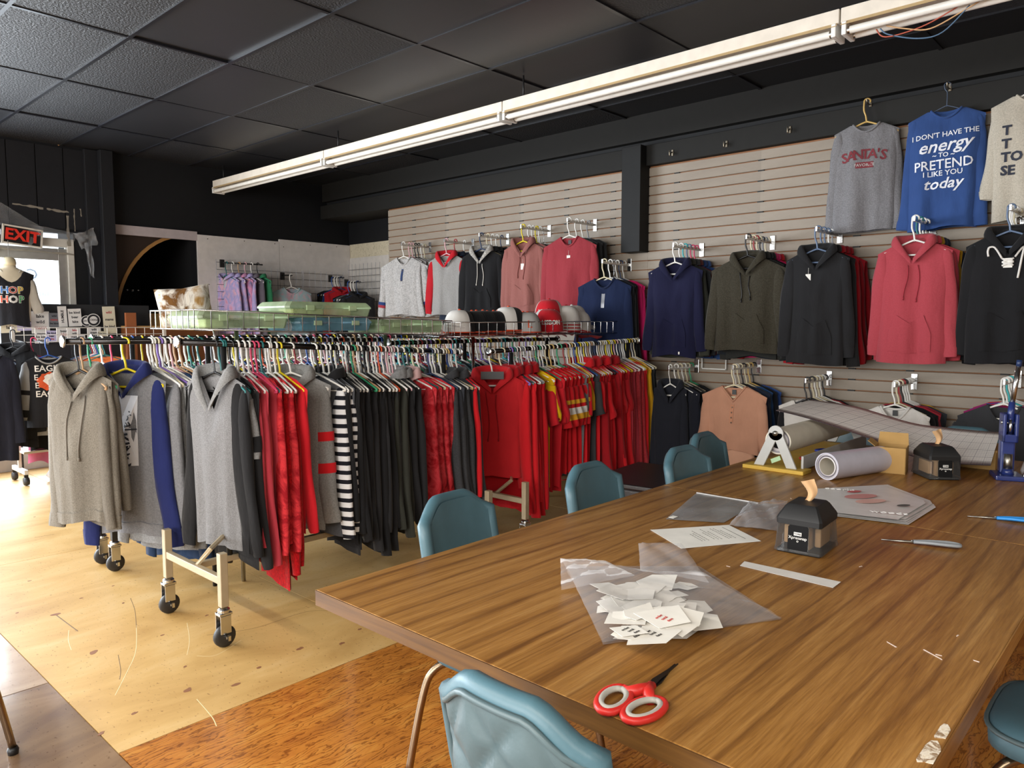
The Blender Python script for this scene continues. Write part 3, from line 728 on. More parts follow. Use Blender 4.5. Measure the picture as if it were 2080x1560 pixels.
F = fab
blk, blk2, chc, olv = F('1d1d1f'), F('242426'), F('3f4043', .25), F('34352f')
red, red2, red3, cor = F('d01f27'), F('b5161f'), F('a01820'), F('bf3f4c')
lred = blotch(['6c1016', 'b01f28', 'd04048', '8a1820'], 9, 2); mred = blotch(['c8232c', '9c1a24', 'd93a40', '70141c'], 7, 2.5); dred = F('c8131c', 0, '8e0d14', 45)
gry, gry2, oat = F('828282', .3), F('77777a', .28), F('7a746a', .4, None, 90); nvy, tealn = F('232b5e'), F('1f3350')
ls = 'long_sleeve_shirt'; ss = 'sweatshirt'
# ---- front rack, from the near end
W1_ = 'on the front rolling rack'
run(R1, 1.715, 1.755, [(ss, 'sweatshirt', blk, 'plain black long sweatshirt just behind the grey raglan', 'long', False, 1.13), (ss, 'sweatshirt', blk2, 'plain black long sweatshirt just behind the grey raglan', 'long', False, 1.2)], W1_, 'black sweatshirts behind the grey raglan', 'at the near end of the front rack', ['teal', 'black'])
run(R1, 1.785, 1.865, [(ls, 'shirt', cor, 'coral red long-sleeved shirt', 'long', False, 1.15)]*4, W1_, 'coral shirts on the front rack', 'at the near end of the front rack', ['white', 'white', 'white', 'pink'])
run(R1, 1.885, 1.94, [(ls, 'shirt', mred, 'red camouflage long-sleeved shirt hanging edge-on', 'long', False, 1.2)]*3, W1_, 'red camouflage shirts', 'at the near end of the front rack', ['pink', 'teal', 'white'])
run(R1, 1.955, 2.01, [(ls, 'shirt', dred, 'bright red speckled long shirt hanging lowest', 'long', False, 1.36), (ls, 'shirt', dred, 'bright red speckled long shirt hanging lowest', 'long', False, 1.3), (ls, 'shirt', F('cc1f2a'), 'smooth bright red shirt with wide cuff', 'long', False, 1.05)], W1_, 'bright red shirts on the front rack', 'in the middle of the front rack', ['white', 'white', 'yellow'])
# striped sleeves
STR = stripes('e9e9ea', '1e1f26', 26, 2, .55)
run(R1, 2.21, 2.27, [(ls, 'shirt', F('55575c', .2), 'grey shirt with black and white striped sleeves', 'long', False, 1.08, STR)]*3, W1_, 'striped-sleeve shirts', 'in the middle of the front rack', ['white', 'black', 'white'], yaw0=-70)
run(R1, 2.30, 2.31, [('hoodie', 'hoodie', blk, 'black hooded top with its tall hood standing up', 'long', True, 1.12)]*1, W1_, 'black hooded top', 'in the middle of the front rack', ['white'])
run(R1, 2.335, 2.62, [(ls, 'shirt', [blk, blk2, F('2a2a2c'), blk][i % 4], 'plain black shirt in the long black run', 'long', False, 1.2+.05*math.sin(i)) for i in range(15)], W1_, 'black shirts on the front rack', 'in the black run of the front rack', ['black', 'white', 'black', 'white', 'white', 'black', 'green', 'tan', 'white', 'black'])
run(R1, 2.64, 2.70, [(ls, 'shirt', olv, 'dark olive grey long-sleeved shirt after the black run', 'long', False, 1.16)]*3, W1_, 'olive shirts on the front rack', 'in the black run of the front rack', ['orange', 'white', 'rose'])
run(R1, 2.715, 2.755, [(ls, 'shirt', blk2, 'black shirt with grey heather shoulders', 'long', True, 1.1, None, gry)]*3, W1_, 'grey-shouldered shirts', 'beside the red marbled shirts', ['white', 'rose', 'white'])
run(R1, 2.80, 2.94, [('hoodie', 'hoodie', lred, 'red and black marbled hooded top', 'long', i == 0, 1.1, None, F('e0b9b6')) for i in range(5)], W1_, 'marbled red tops', 'beside the red marbled shirts', ['white', 'teal', 'black', 'ivory', 'white'], yaw0=-62)
run(R1, 3.02, 3.20, [('hoodie', 'hoodie', [chc, F('34363c', .2), F('2b2b2e'), chc][i % 4], 'charcoal grey hooded top hanging edge-on', 'long', i in (4, 8), 1.08) for i in range(9)], W1_, 'charcoal tops on the front rack', 'at the far end of the front rack', ['navy', 'white', 'white', 'black', 'white', 'ivory', 'gold', 'blue', 'white'], yaw0=-74)
run(R1, 3.215, 3.25, [(ls, 'shirt', red, 'plain red long-sleeved shirt at the very end', 'long', False, 1.02)]*2, W1_, 'red shirts ending the front rack', 'at the far end of the front rack', ['white', 'white'])
# face-on pieces of the front rack
g = GP(.18, .82, .045, .175, .08, .17, .014, 2.2)
p = rail_pt(R1, 1.665)
t = face_garment('raglan_shirt', p, R(-72), g, F('808082', .4, None, 90), 'grey heather hooded shirt with black raglan sleeves at the rack end', 'shirt', smat=blk, waist=False, slen=.80, out=.045, collar=False, cuffs=True, hood=True, hmat=F('858585', .3))
hanger(p, R(-72), 'black', 'holding the grey raglan shirt', None, 'flat')
p = rail_pt(R1, 1.70); g = GP(.20, .80, .035, .18, .08, .08, .012, 4.2)
face_garment('t_shirt', p, R(-78), g, blk, 'black tee with grey short sleeves banded in black, behind the raglan', 't-shirt', sleeves='short', smat=gry, stripe=[(.72, .88, blk)], slen=.34, waist=False)
hanger(p, R(-78), 'teal', 'holding the black tee with grey sleeves', None)
p = rail_pt(R1, 2.07); g = GP(.20, .80, .04, .19, .08, .12, .014, 1.2)
t = face_garment('hoodie', p, R(-50), g, F('888886', .3), 'light grey heather hoodie with two red bands on its sleeves', 'hoodie', hood=True, stripe=[(.50, .57, red), (.63, .70, red)], slen=.72, out=.03)
hanger(p, R(-50), 'white', 'holding the grey hoodie with red sleeve bands', None)
# little round badge and sleeve marks
for (px, py, rk, nm) in ((572, 1101, R1, 'x'),):
    q = at(656, 1101, Y=3.2)
# ---- red rack beside the wall
W3 = 'on the red rack beside the wall'
g = GP(.215, .68, .055, .215, .095, .12, .013, 3.1); p = rail_pt(R3, 3.565)
t = face_garment('hoodie', p, R(-46), g, F('cb272d'), 'bright red hoodie with long drawstrings facing the table', 'hoodie', hood=True, strings=F('9c141b'), strlen=.34, pocket=False, slen=.72, out=.03)
hanger(p, R(-46), 'white', 'holding the bright red hoodie', None)
MB().box((0, -.075, -.155), (.15, .004, .05)).build('size_collar', plain('4c4c4e', .5), t)
p = rail_pt(R3, 3.66); g = GP(.20, .86, .04, .19, .085, .08, .015, 5.4)
face_garment('hoodie', p, R(-60), g, red2, 'darker red longer hoodie hanging behind the bright red hoodie', 'hoodie', hood=True, slen=.8)
hanger(p, R(-60), 'ivory', 'holding the darker red longer hoodie', None)
JER = [(.60, .66, F('e0a52c')), (.67, .78, F('e9e6e0')), (.79, .85, F('e0a52c'))]
run(R3, 3.72, 3.90, [(ss, 'sweatshirt', [red, red2, red][i % 3], 'plain red sweatshirt near the bright red hoodie', 'long', i % 3 == 1, 1.22) for i in range(8)], W3, 'red sweatshirts beside the red hoodie', 'at the near end of the red rack', ['wire', 'purple', 'teal', 'white', 'white', 'grey', 'white', 'wire'])
p = rail_pt(R3, 3.945); g = GP(.20, .80, .03, .19, .08, .06, .01, 2.8)
face_garment('t_shirt', p, R(-80), g, F('e0b312'), 'mustard yellow tee among the red shirts', 't-shirt', sleeves='short', slen=.30, waist=False); hanger(p, R(-80), 'white', 'holding the mustard yellow tee', None)
run(R3, 3.97, 4.06, [('t_shirt', 't-shirt', F('c5202a'), 'red tee between the yellow tee and the jerseys', 'short', False, 1.1)]*4, W3, 'red tees', 'at the near end of the red rack', ['white', 'grey', 'green', 'white'])
for i in range(5):
    p = rail_pt(R3, 4.09+.045*i); g = GP(.205, .74, .02, .19, .08, .06, .008, 1.0+i)
    face_garment('football_jersey', p, R(-84+3*i), g, red if i % 2 else F('c21b22'), 'red jersey with white and gold sleeve bands' if i else 'nearest red jersey with bold white and gold sleeve bands', 'jersey', 'red jerseys with banded sleeves', sleeves='short', stripe=JER, slen=.36, waist=False, full=1.25)
    hanger(p, R(-84+3*i), ['white', 'ivory', 'gold', 'white', 'green'][i], 'among the banded red jerseys', 'hangers of the jerseys')
run(R3, 4.34, 4.50, [('t_shirt', 't-shirt', [F('6c6d70', .2), red, F('d39a20'), red2, F('3b3b3d'), red][i], ['grey tee between red jerseys and red shirts', 'red tee right after the banded jerseys', 'gold tee between red shirts', 'red tee right after the banded jerseys', 'dark grey tee between red shirts', 'red tee right after the banded jerseys'][i], 'short', False, 1.05) for i in range(6)], W3, 'mixed tees of the red rack', 'in the middle of the red rack', ['red', 'white', 'gold', 'white', 'blue', 'yellow'])
run(R3, 4.53, 4.90, [(ss, 'sweatshirt', [red, red2, red3, red, F('c8252c')][i % 5], 'plain red sweatshirt in the middle of the rack', 'long' if i % 3 else 'short', i % 4 == 0, 1.15) for i in range(14)], W3, 'red sweatshirts mid rack', 'in the middle of the red rack', ['white', 'white', 'yellow', 'white', 'tan', 'white', 'black', 'navy', 'white', 'ivory'])
run(R3, 4.92, 5.10, [(ss, 'sweatshirt', [cor, F('a83238', .3)][i % 2], 'faded coral red sweatshirt toward the wall end', 'long', False, 1.2) for i in range(6)], W3, 'coral sweatshirts on the red rack', 'at the wall end of the red rack', ['white', 'yellow', 'rose', 'white', 'grey', 'white'])
run(R3, 5.12, 5.28, [(ss, 'sweatshirt', [red, red, F('cf9a1c'), F('3a3b3d'), F('2b2c2e')][i], ['last plain red sweatshirt toward the wall', 'last plain red sweatshirt toward the wall', 'gold long shirt near the wall', 'dark grey sweatshirt closest to the wall', 'dark grey sweatshirt closest to the wall'][i], 'long', False, 1.2) for i in range(5)], W3, 'last garments of the red rack', 'at the wall end of the red rack', ['white', 'yellow', 'gold', 'white', 'ivory'])
# ---- second row: oatmeal hoodies etc
W2_ = 'on the second rolling rack'
g = GP(.165, .72, .05, .17, .08, .12, .014, 6.3); p = rail_pt(R2, 1.235)
face_garment('hoodie', p, R(-55), g, oat, 'oatmeal heather hoodie with long drawstrings at the left', 'hoodie', hood=True, strings=F('7d766c'), strlen=.3, slen=.72, out=.02, pocket=False)
hanger(p, R(-55), 'black', 'holding the front oatmeal hoodie', None, 'flat', sx=.82)
run(R2, 1.255, 1.29, [('hoodie', 'hoodie', F('716b62', .35, None, 90), 'oatmeal heather hoodie hanging behind the front one', 'long', False, 1.0) for i in range(2)], W2_, 'oatmeal hoodies behind the first', 'beside the oatmeal hoodies', ['tan', 'green'], yaw0=-62, xs=.72)
p = rail_pt(R2, 1.45); g = GP(.20, .82, .045, .195, .085, .13, .015, 2.0)
t = face_garment('hoodie', p, R(-54), g, gry2, 'grey hoodie with navy raglan sleeves and white chest print', 'hoodie', hood=True, hmat=nvy, smat=nvy, slen=.84, out=.05)
m = print_shape(g, t, [(-.055, -.27), (.075, -.27), (.07, -.62), (-.05, -.62)], plain('dcdce0', .7), .003)
put_print(g, t, [('tribal', .01, -.36, .08, plain('20222c', .7), dict(shear=.3, rot=R(-70))), ('KIND', .012, -.54, .07, plain('20222c', .7), dict(rot=R(-80), bold=.002))])
hanger(p, R(-54), 'yellow', 'holding the grey hoodie with navy sleeves', None)
run(R2, 1.57, 1.63, [(ls, 'shirt', [gry, gry2][i % 2], 'grey heather long-sleeved shirt behind the navy raglan hoodie', 'long', False, 1.2) for i in range(5)], W2_, 'grey shirts on the second rack', 'beside the grey heather shirts', ['white', 'white', 'ivory', 'purple', 'white'], yaw0=-72)
run(R2, 1.66, 1.70, [(ls, 'shirt', tealn, 'dark teal blue long-sleeved shirt', 'long', False, 1.28)]*3, W2_, 'teal blue shirts', 'beside the grey heather shirts', ['white', 'rose', 'tan'], yaw0=-72)
run(R2, 1.73, 1.83, [(ls, 'shirt', blk2, 'black long-sleeved shirt behind the grey raglan', 'long', False, 1.28)]*5, W2_, 'black shirts on the second rack', 'beside the grey heather shirts', ['tan', 'white', 'teal', 'black', 'teal'], yaw0=-72)
mixc = [F('2a3d66'), F('8c2b33'), blk, F('c9c5bd', .2), F('5b3f6b'), F('2f5560'), blk2, F('b5485a'), F('777a80', .3), F('1e2540')]
run(R2, 1.9, 3.03, [(ls, 'shirt', mixc[(i*3) % 10], ['blue', 'wine red', 'black', 'pale grey', 'purple', 'teal', 'black', 'pink', 'grey', 'navy'][(i*3) % 10]+' shirt in the mixed row behind the baskets', 'short', False, 1.0) for i in range(28)], W2_, 'mixed shirts on the second rack', 'in the row behind the front rack', ['white', 'blue', 'white', 'yellow', 'rose', 'white', 'black', 'orange', 'white', 'tan', 'white', 'ivory', 'red'])
run(R5, 3.16, 4.72, [(ls, 'shirt', mixc[(i*7) % 10], ['blue', 'wine red', 'black', 'pale grey', 'purple', 'teal', 'black', 'pink', 'grey', 'navy'][(i*7) % 10]+' shirt in the mixed row below the baskets', 'short', False, 1.0) for i in range(40)], 'on the middle rack', 'mixed shirts on the middle rack', 'in the row below the wire baskets', ['white', 'aqua', 'black', 'white', 'green', 'white', 'red', 'white', 'purple', 'white', 'yellow', 'black', 'tan'])
run(R6, 1.6, 4.5, [(ls, 'shirt', mixc[(i*3+1) % 10], ['blue', 'wine red', 'black', 'pale grey', 'purple', 'teal', 'black', 'pink', 'grey', 'navy'][(i*3+1) % 10]+' shirt in the third row', 'short', False, 1.0) for i in range(52)], 'behind the baskets', 'mixed shirts in the third row', 'in the third row of racks', ['white', 'pink', 'white', 'blue', 'yellow', 'white', 'black', 'tan', 'white', 'green', 'ivory', 'rose'])
run(R4, 3.8, 5.25, [(ls, 'shirt', [F('1e2540'), blk, F('27303f')][i % 3], 'dark navy or black shirt half hidden in the far row', 'short', False, 1.0) for i in range(26)], 'below the slatwall', 'dark shirts on the far rack', 'on the far rack below the slatwall', ['white', 'aqua', 'black', 'tan', 'white', 'wire', 'orange', 'ivory'])
# ================================================================== SLATWALL DISPLAYS
def faceout(px, py, n, back, wall_off=.30, col_hang=None, where='', front=None, xf=None):
    """bar from the slatwall; front garment data + list of garments behind it"""
    xf = xf or XW-wall_off
    h = at(px, py, X=xf); zb = h.z
    k = round((ZT-zb)/SP); zw = zb
    r = empty('face_out_bar', (XW-.001, h.y, zw), 0, 'chrome display bar '+where, 'display bar', 'display bars on the slatwall')
    MB().box((-.004, 0, 0), (.008, .04, .11)).build('wall_plate', CHROME, r, bevel=.002)
    MB().b2((-(wall_off+.03), -.006, -.012), (-.006, .006, .012)).build('arm', CHROME, r, bevel=.002)
    MB().box((-(wall_off+.03), 0, .008), (.008, .014, .036)).build('end_stop', CHROME, r, bevel=.002)
    p0 = Vector((xf, h.y, zb+.014)); out = []
    N = len(back)
    for i, b in enumerate(back):
        x = xf+.06+(wall_off-.12)*(i+.5)/max(1, N); p = Vector((x, h.y, zb+.014)); yaw = YAW+R(gr.uniform(-6, 6))
        name, cat, mat, txt, sl, hd, zs = b[:7]
        packed(name, p, yaw, mat, txt, cat, 'clothes behind '+where, sl, hd, gr.randrange(6), zs*1.1, b[7] if len(b) > 7 else None, None, 1.08)
        hanger(p, yaw, (col_hang or CYCLE)[i % len(col_hang or CYCLE)], where+', behind the front one', 'hangers '+where)
    return p0
def dims(p, xl, xr, yh): 
    a = at(xl, 600, X=p.x).y-at(xr, 600, X=p.x).y
    return a/2, (p.z-.145)-at((xl+xr)/2, yh, X=p.x).z
def wall_face(spec_p, xl, xr, yh, **k):
    hw, L = dims(spec_p, xl, xr, yh); return hw, L
def wg(name, p, xl, xr, yh, mat, label, cat, yaw=-82, th=.042, seed=1, hc='white', hk=None, nd=.08, slope=.50, fold=.015, w=.86, **kw):
    nd = .13 if kw.get('hood') else nd
    hw, L = dims(p, xl, xr, yh); tot = hw/max(.5, math.sin(R(abs(yaw)))); g = GP(tot*w, L, th, tot*w*.97, min(.085, tot*.42), nd, fold, seed, slope)
    kw.setdefault('out', .03); t = face_garment(name, p, R(yaw), g, mat, label, cat, full=.92, **kw)
    hanger(p, R(yaw), hc, 'holding the '+hk, None, sx=min(1, g.hw*.95/.19)); return t, g
H_ = 'hoodie'; S_ = 'sweatshirt'
hg = F('b5b3b2', .4, None, 30)
# upper left row
p = faceout(820, 497, 7, [(S_, 'shirt', hg, 'mottled grey henley with dark sleeve bands in the row', 'long', False, .86)]*6, .38, ['rose', 'rose', 'black', 'black', 'white', 'ivory'], 'of the mottled grey henleys')
t, g = wg('henley_shirt', p, 782, 862, 640, hg, 'mottled grey henley with blue and red sleeve bands', 'shirt', -74, .042, 2, 'white', 'mottled grey henley', waist=False, placket=(.24, F('34466e'), 2), stripe=[(.72, .76, F('2c4377')), (.79, .83, F('a23a44'))])
p = faceout(907, 490, 3, [(H_, 'hoodie', F('273042'), 'dark navy hoodie behind the red and grey hoodie', 'long', True, .95)]*2, .38, ['red', 'white'], 'of the red and grey hoodie')
t, g = wg(H_, p, 868, 938, 640, F('9a9896', .25), 'grey hoodie with red raglan sleeves and red hood', 'hoodie', -78, .042, 3, 'rose', 'red and grey hoodie', hood=True, hmat=F('c3202c'), smat=F('b81f2a'), waist=True)
p = faceout(978, 479, 3, [(H_, 'hoodie', blk2, 'black hoodie behind the one with patterned hood', 'long', True, .95)]*4, .38, ['ivory', 'white', 'white', 'navy'], 'of the black hoodie with patterned hood')
t, g = wg(H_, p, 944, 1022, 635, blk, 'black hoodie with white drawstrings and grey patterned hood lining', 'hoodie', -76, .042, 4, 'navy', 'black hoodie with patterned hood', hood=True, hmat=blotch(['c9c5be', '8f8b86', 'dad6cf'], 30, 1), strings=plain('e5e0d6', .7), strlen=.24, pocket=True)
p = faceout(1063, 462, 5, [(S_, 'sweatshirt', [F('b37a76'), F('7c6e68'), F('4b4d52')][i % 3], ['dusty mauve sweatshirt behind the mauve hoodie', 'taupe sweatshirt behind the mauve hoodie', 'slate grey sweatshirt behind the mauve hoodie'][i % 3], 'long', False, .95) for i in range(5)], .38, ['white', 'white', 'yellow', 'white', 'wire'], 'of the mauve hoodie')
t, g = wg(H_, p, 1022, 1104, 632, F('96605a', .1), 'dusty mauve pink hoodie with price tag and thin drawstrings', 'hoodie', -80, .042, 5, 'yellow', 'mauve hoodie', hood=True, strings=F('9a5d58'), strlen=.22, pocket=True, tagcard=(.01,))
p = faceout(1157, 449, 3, [(S_, 'sweatshirt', F('3f4042', .2), 'charcoal sweatshirt behind the rose red crewneck', 'long', False, .95)]*3, .38, ['white', 'white', 'grey'], 'of the rose red crewneck')
t, g = wg(S_, p, 1098, 1208, 628, F('983840', .1), 'rose red crewneck sweatshirt with a white price tag', 'sweatshirt', -80, .042, 6, 'white', 'rose red crewneck', tagcard=(.01,), lining=BLACK_P)
p = faceout(1228, 533, 6, [(S_, 'shirt', [F('24262c'), F('3d3e40'), F('2b2c2c'), F('e02a70'), F('e02a70')][i], ['black top behind the navy quarter-zip', 'charcoal top behind the navy quarter-zip', 'black top behind the navy quarter-zip', 'hot pink long top next to the hanging post', 'hot pink long top next to the hanging post'][i], 'long', False, 1.05) for i in range(5)], .38, ['white', 'wire', 'white', 'navy', 'white'], 'of the navy quarter-zip')
t, g = wg('quarter_zip_top', p, 1182, 1285, 715, F('1c2746'), 'navy quarter-zip pullover with grey side panels', 'shirt', -74, .042, 7, 'ivory', 'navy quarter-zip', waist=False, placket=(.22, plain('8d9098', .4, .8), 0))
# middle row on the right
p = faceout(1372, 500, 5, [(H_, 'hoodie', [F('35362f'), F('3b3d40'), F('5b2a2c'), F('2b4475'), F('3a5a92')][i], ['dark olive', 'charcoal', 'maroon', 'royal blue', 'denim blue'][i]+' hoodie stacked behind the navy hoodie', 'long', True, 1.0) for i in range(5)], .42, ['white', 'aqua', 'slate', 'pink', 'pink'], 'of the navy hoodie')
t, g = wg(H_, p, 1310, 1422, 722, F('1b1c38'), 'dark navy hoodie with a small white hem label', 'hoodie', -80, .042, 8, 'white', 'navy hoodie', hood=True, pocket=True)
q = g.pt(.35, .97, -1, .008); MB().box(q, (.012, .002, .02)).build('hem_label', PAPER, t)
p = faceout(1520, 484, 6, [(H_, 'hoodie', [F('2a2b29'), F('23262b'), F('1f1f20'), F('df2c72'), F('df2c72'), F('c3222c')][i], ['charcoal hoodie stacked behind the olive hoodie', 'black hoodie stacked behind the olive hoodie', 'black hoodie stacked behind the olive hoodie', 'hot pink hoodie stacked behind the olive hoodie', 'hot pink hoodie stacked behind the olive hoodie', 'red hoodie stacked behind the olive hoodie'][i], 'long', True, 1.0) for i in range(6)], .42, ['ivory', 'red', 'ivory', 'black', 'grey', 'ivory'], 'of the olive heather hoodie')
t, g = wg(H_, p, 1428, 1592, 712, F('3a362c', .4, None, 50), 'dark olive brown heather hoodie with black drawstrings', 'hoodie', -84, .042, 9, 'black', 'olive heather hoodie', hood=True, strings=BLACK_P, strlen=.2, pocket=True)
p = faceout(1662, 468, 5, [(H_, 'hoodie', [F('1f1f20'), F('a81c26'), F('8f1822'), F('a81c26')][i], ['black hoodie stacked behind the tagged black hoodie', 'red hoodie stacked behind the tagged black hoodie', 'deep red hoodie stacked behind the tagged black hoodie', 'red hoodie stacked behind the tagged black hoodie'][i], 'long', True, 1.05) for i in range(4)], .42, ['slate', 'slate', 'white', 'grey'], 'of the tagged black hoodie')
t, g = wg(H_, p, 1588, 1738, 738, blk2, 'black hoodie with a white price tag at its neck', 'hoodie', -86, .042, 10, 'slate', 'tagged black hoodie', hood=True, pocket=True, tagcard=(-.05,))
p = faceout(1860, 447, 5, [(H_, 'hoodie', [F('c04652'), F('b98a1e'), F('35394a'), F('2b3040')][i], ['coral hoodie stacked directly behind the front coral one', 'mustard hoodie stacked behind the coral hoodie', 'slate blue hoodie stacked behind the coral hoodie', 'dark slate hoodie stacked behind the coral hoodie'][i], 'long', True, 1.0) for i in range(4)], .42, ['teal', 'white', 'white', 'white'], 'of the coral hoodie')
t, g = wg(H_, p, 1748, 1928, 735, F('a8434c', .1), 'coral pink hoodie with drawstrings, brightest on the slatwall', 'hoodie', -90, .042, 11, 'white', 'coral hoodie', hood=True, strings=F('a93a46'), strlen=.24, pocket=True)
p = faceout(2055, 425, 6, [(H_, 'hoodie', blk2, 'black hoodie stacked behind the lace-up hoodie', 'long', True, 1.05)]*5, .42, ['white', 'white', 'ivory', 'white', 'wire'], 'of the lace-up black hoodie')
t, g = wg(H_, p, 1935, 2150, 735, blk, 'large black hoodie with thick white laces at the right edge', 'hoodie', -90, .042, 12, 'slate', 'lace-up black hoodie', hood=True, pocket=True)
LACE = plain('e6e2dc', .7)
for pts in ([(-.10, .10), (-.105, .13), (-.10, .17)], [(.035, .10), (.075, .10), (.07, .2), (.06, .32)], [(-.03, .10), (.03, .13)], [(.03, .10), (-.03, .13)], [(-.03, .13), (.03, .16)], [(.03, .13), (-.03, .16)], [(-.03, .10), (-.07, .085), (-.10, .10)]):
    MB().tube(smooth_path([g.pt(x/g.hw, tt, -1, .010) for x, tt in pts], 4), .006, 6).build('lace', LACE, t, True)
MB().box(g.pt(0, .075, -1, .014), (.045, .003, .055)).build('price_tag', PAPER, t)
# bottom row
p = faceout(1362, 748, 6, [(H_, 'jacket', [F('1d1f28'), blk, F('3b3836'), blk, blk2][i], ['black top stacked behind the lower black jacket', 'black top stacked behind the lower black jacket', 'brown grey top stacked behind the lower black jacket', 'black top stacked behind the lower black jacket', 'black top stacked behind the lower black jacket'][i], 'long', False, .98) for i in range(5)], .42, ['white', 'ivory', 'white', 'ivory', 'green'], 'of the lower black jacket')
t, g = wg('jacket', p, 1338, 1402, 990, F('22242c'), 'black zipped jacket in the low row beside the peach henley', 'jacket', -70, .042, 13, 'white', 'lower black jacket', hood=True)
p = faceout(1492, 748, 6, [(S_, 'shirt', [F('1f2638'), F('34363a'), F('2d4d78'), F('24262c'), F('35518c')][i], ['navy', 'charcoal', 'denim blue', 'black', 'royal blue'][i]+' shirt stacked behind the peach henley', 'long', False, .9) for i in range(5)], .42, ['ivory', 'black', 'ivory', 'gold', 'black'], 'of the peach henley')
t, g = wg('henley_shirt', p, 1420, 1560, 915, F('c08e74'), 'peach long-sleeved henley with a buttoned front placket', 'shirt', -82, .042, 14, 'ivory', 'peach henley', waist=False, placket=(.36, F('c78d6f'), 4), lining=BLACK_P, nd=.11)
p2 = Vector((p.x+.03, p.y, p.z)); g2 = GP(.17, .74, .05, .18, .08, .09, .012, 3)
face_garment('henley_shirt', p2, R(-84), g2, F('d6a488'), 'second longer peach henley showing below the first', 'shirt', waist=False, sleeves=None); hanger(p2, R(-84), 'white', 'holding the second peach henley', None)
p = faceout(1640, 775, 7, [(S_, 'shirt', [F('c9c5c0', .2), F('bfbab4', .2), blk, F('d4d0ca', .2), F('8a2a33'), blk][i], ['pale grey shirt stacked behind the white raglan', 'pale grey shirt stacked behind the white raglan', 'black shirt stacked behind the white raglan', 'off-white shirt stacked behind the white raglan', 'dark red shirt stacked behind the white raglan', 'black shirt stacked behind the white raglan'][i], 'long', False, .95) for i in range(6)], .42, ['black', 'ivory', 'white', 'ivory', 'white', 'black'], 'of the white raglan')
t, g = wg('raglan_shirt', p, 1575, 1700, 985, F('cfcbc5'), 'off-white raglan shirt with black sleeves behind the paper roll', 'shirt', -82, .042, 15, 'black', 'white raglan', smat=blk, waist=False, nd=.10)
p = faceout(1820, 783, 7, [(S_, 'shirt', [blk, F('1f2022'), F('ae3340'), F('8f2b36'), F('3a3c42'), F('c99a2a')][i], ['black shirt stacked behind the white crewneck', 'black shirt stacked behind the white crewneck', 'red shirt stacked behind the white crewneck', 'deep red shirt stacked behind the white crewneck', 'slate shirt stacked behind the white crewneck', 'mustard shirt stacked behind the white crewneck'][i], 'long', False, .95) for i in range(6)], .42, ['ivory', 'red', 'black', 'white', 'white', 'white'], 'of the white crewneck')
t, g = wg('crewneck_shirt', p, 1735, 1900, 985, F('dedad5'), 'white long-sleeved crewneck shirt above the cutting mat', 'shirt', -88, .042, 16, 'white', 'white crewneck', waist=False, lining=BLACK_P, nd=.085)
p = faceout(2042, 778, 5, [(S_, 'shirt', [F('8a1f5c'), F('a3202a'), F('24499c'), F('c01f2c')][i], ['magenta', 'red', 'cobalt blue', 'bright red'][i]+' top stacked behind the charcoal polo', 'long', False, .95) for i in range(4)], .42, ['white', 'aqua', 'white', 'white'], 'of the charcoal polo')
t, g = wg('polo_shirt', p, 1925, 2160, 990, F('37383b'), 'charcoal grey polo shirt at the right edge above the table', 'shirt', -90, .042, 17, 'white', 'charcoal polo', waist=False, nd=.10, sleeves='short', placket=(.2, F('2d2e30'), 2))
# small wire shelf frame hung on the slatwall
fr = empty('sign_holder', at(1450, 737, X=XW-.03), 0, 'empty white wire sign holder on the slatwall above the peach henley', 'sign holder')
MB().b2((-.004, -.11, -.055), (.004, -.10, .055)).b2((-.004, .10, -.055), (.004, .11, .055)).b2((-.004, -.11, .045), (.004, .11, .055)).b2((-.004, -.11, -.055), (.004, .11, -.045)).build('frame', WHITE_P, fr, bevel=.002)
MB().box((.015, 0, .05), (.03, .02, .006)).build('bracket', WHITE_P, fr)
# ---- printed sweatshirts hung from the beam
XS = XW-.12
def beam_shirt(px, py, xl, xr, yh, mat, label, hcol, hk, seed, prints, yaw=-88, kind='tube', shoulder=None, arms=.92):
    p = at(px, py, X=XS); hw, L = dims(p, xl, xr, yh); g = GP(hw*.84, L, .05, hw*.86, .085, .055, .013, seed, .48)
    hkp = empty('coat_hook', (XW-.05, p.y, p.z), 0, 'metal coat hook on the beam holding the '+hk, 'hook', 'hooks holding printed sweatshirts')
    MB().box((-.004, 0, 0), (.008, .018, .05)).build('back_plate', HOOKM, hkp, bevel=.003)
    MB().tube(smooth_path([(-.006, 0, -.012), (-.04, 0, -.016), (-.075, 0, -.012), (-.085, 0, .012)]), .005).build('prong', HOOKM, hkp, True)
    t = face_garment('sweatshirt', p, R(yaw), g, mat, label, 'sweatshirt', 'printed sweatshirts above the slatwall', slen=L*arms, out=.03, full=.95)
    hanger(p, R(yaw), hcol, 'holding the '+hk, None, kind); put_print(g, t, prints(g)); return t, g
SRED = plain('7d3038', .8); SWH = plain('e9ebf2', .8); SNV = plain('2b2f3d', .8)
def santa(g):
    out = []; word = "SANTA'S"; xs = [-.125, -.083, -.040, .004, .047, .082, .115]
    for c, x in zip(word, xs): out.append((c, x, -.365-.45*x*x*2.2, .092, SRED, dict(bold=.002, rot=R(-x*70))))
    return out
t, g = beam_shirt(1762, 205, 1676, 1828, 468, F('807f82', .35), "grey heather sweatshirt printed SANTA'S FAVORITE", 'gold', "SANTA'S FAVORITE sweatshirt", 18, santa, -78)
print_shape(g, t, [(-.055, -.415), (.055, -.415), (.055, -.455), (-.055, -.455)], SRED, .0028)
put_print(g, t, [('FAVORITE', 0, -.435, .028, F('b9b4b2'), dict(bold=.0006))])
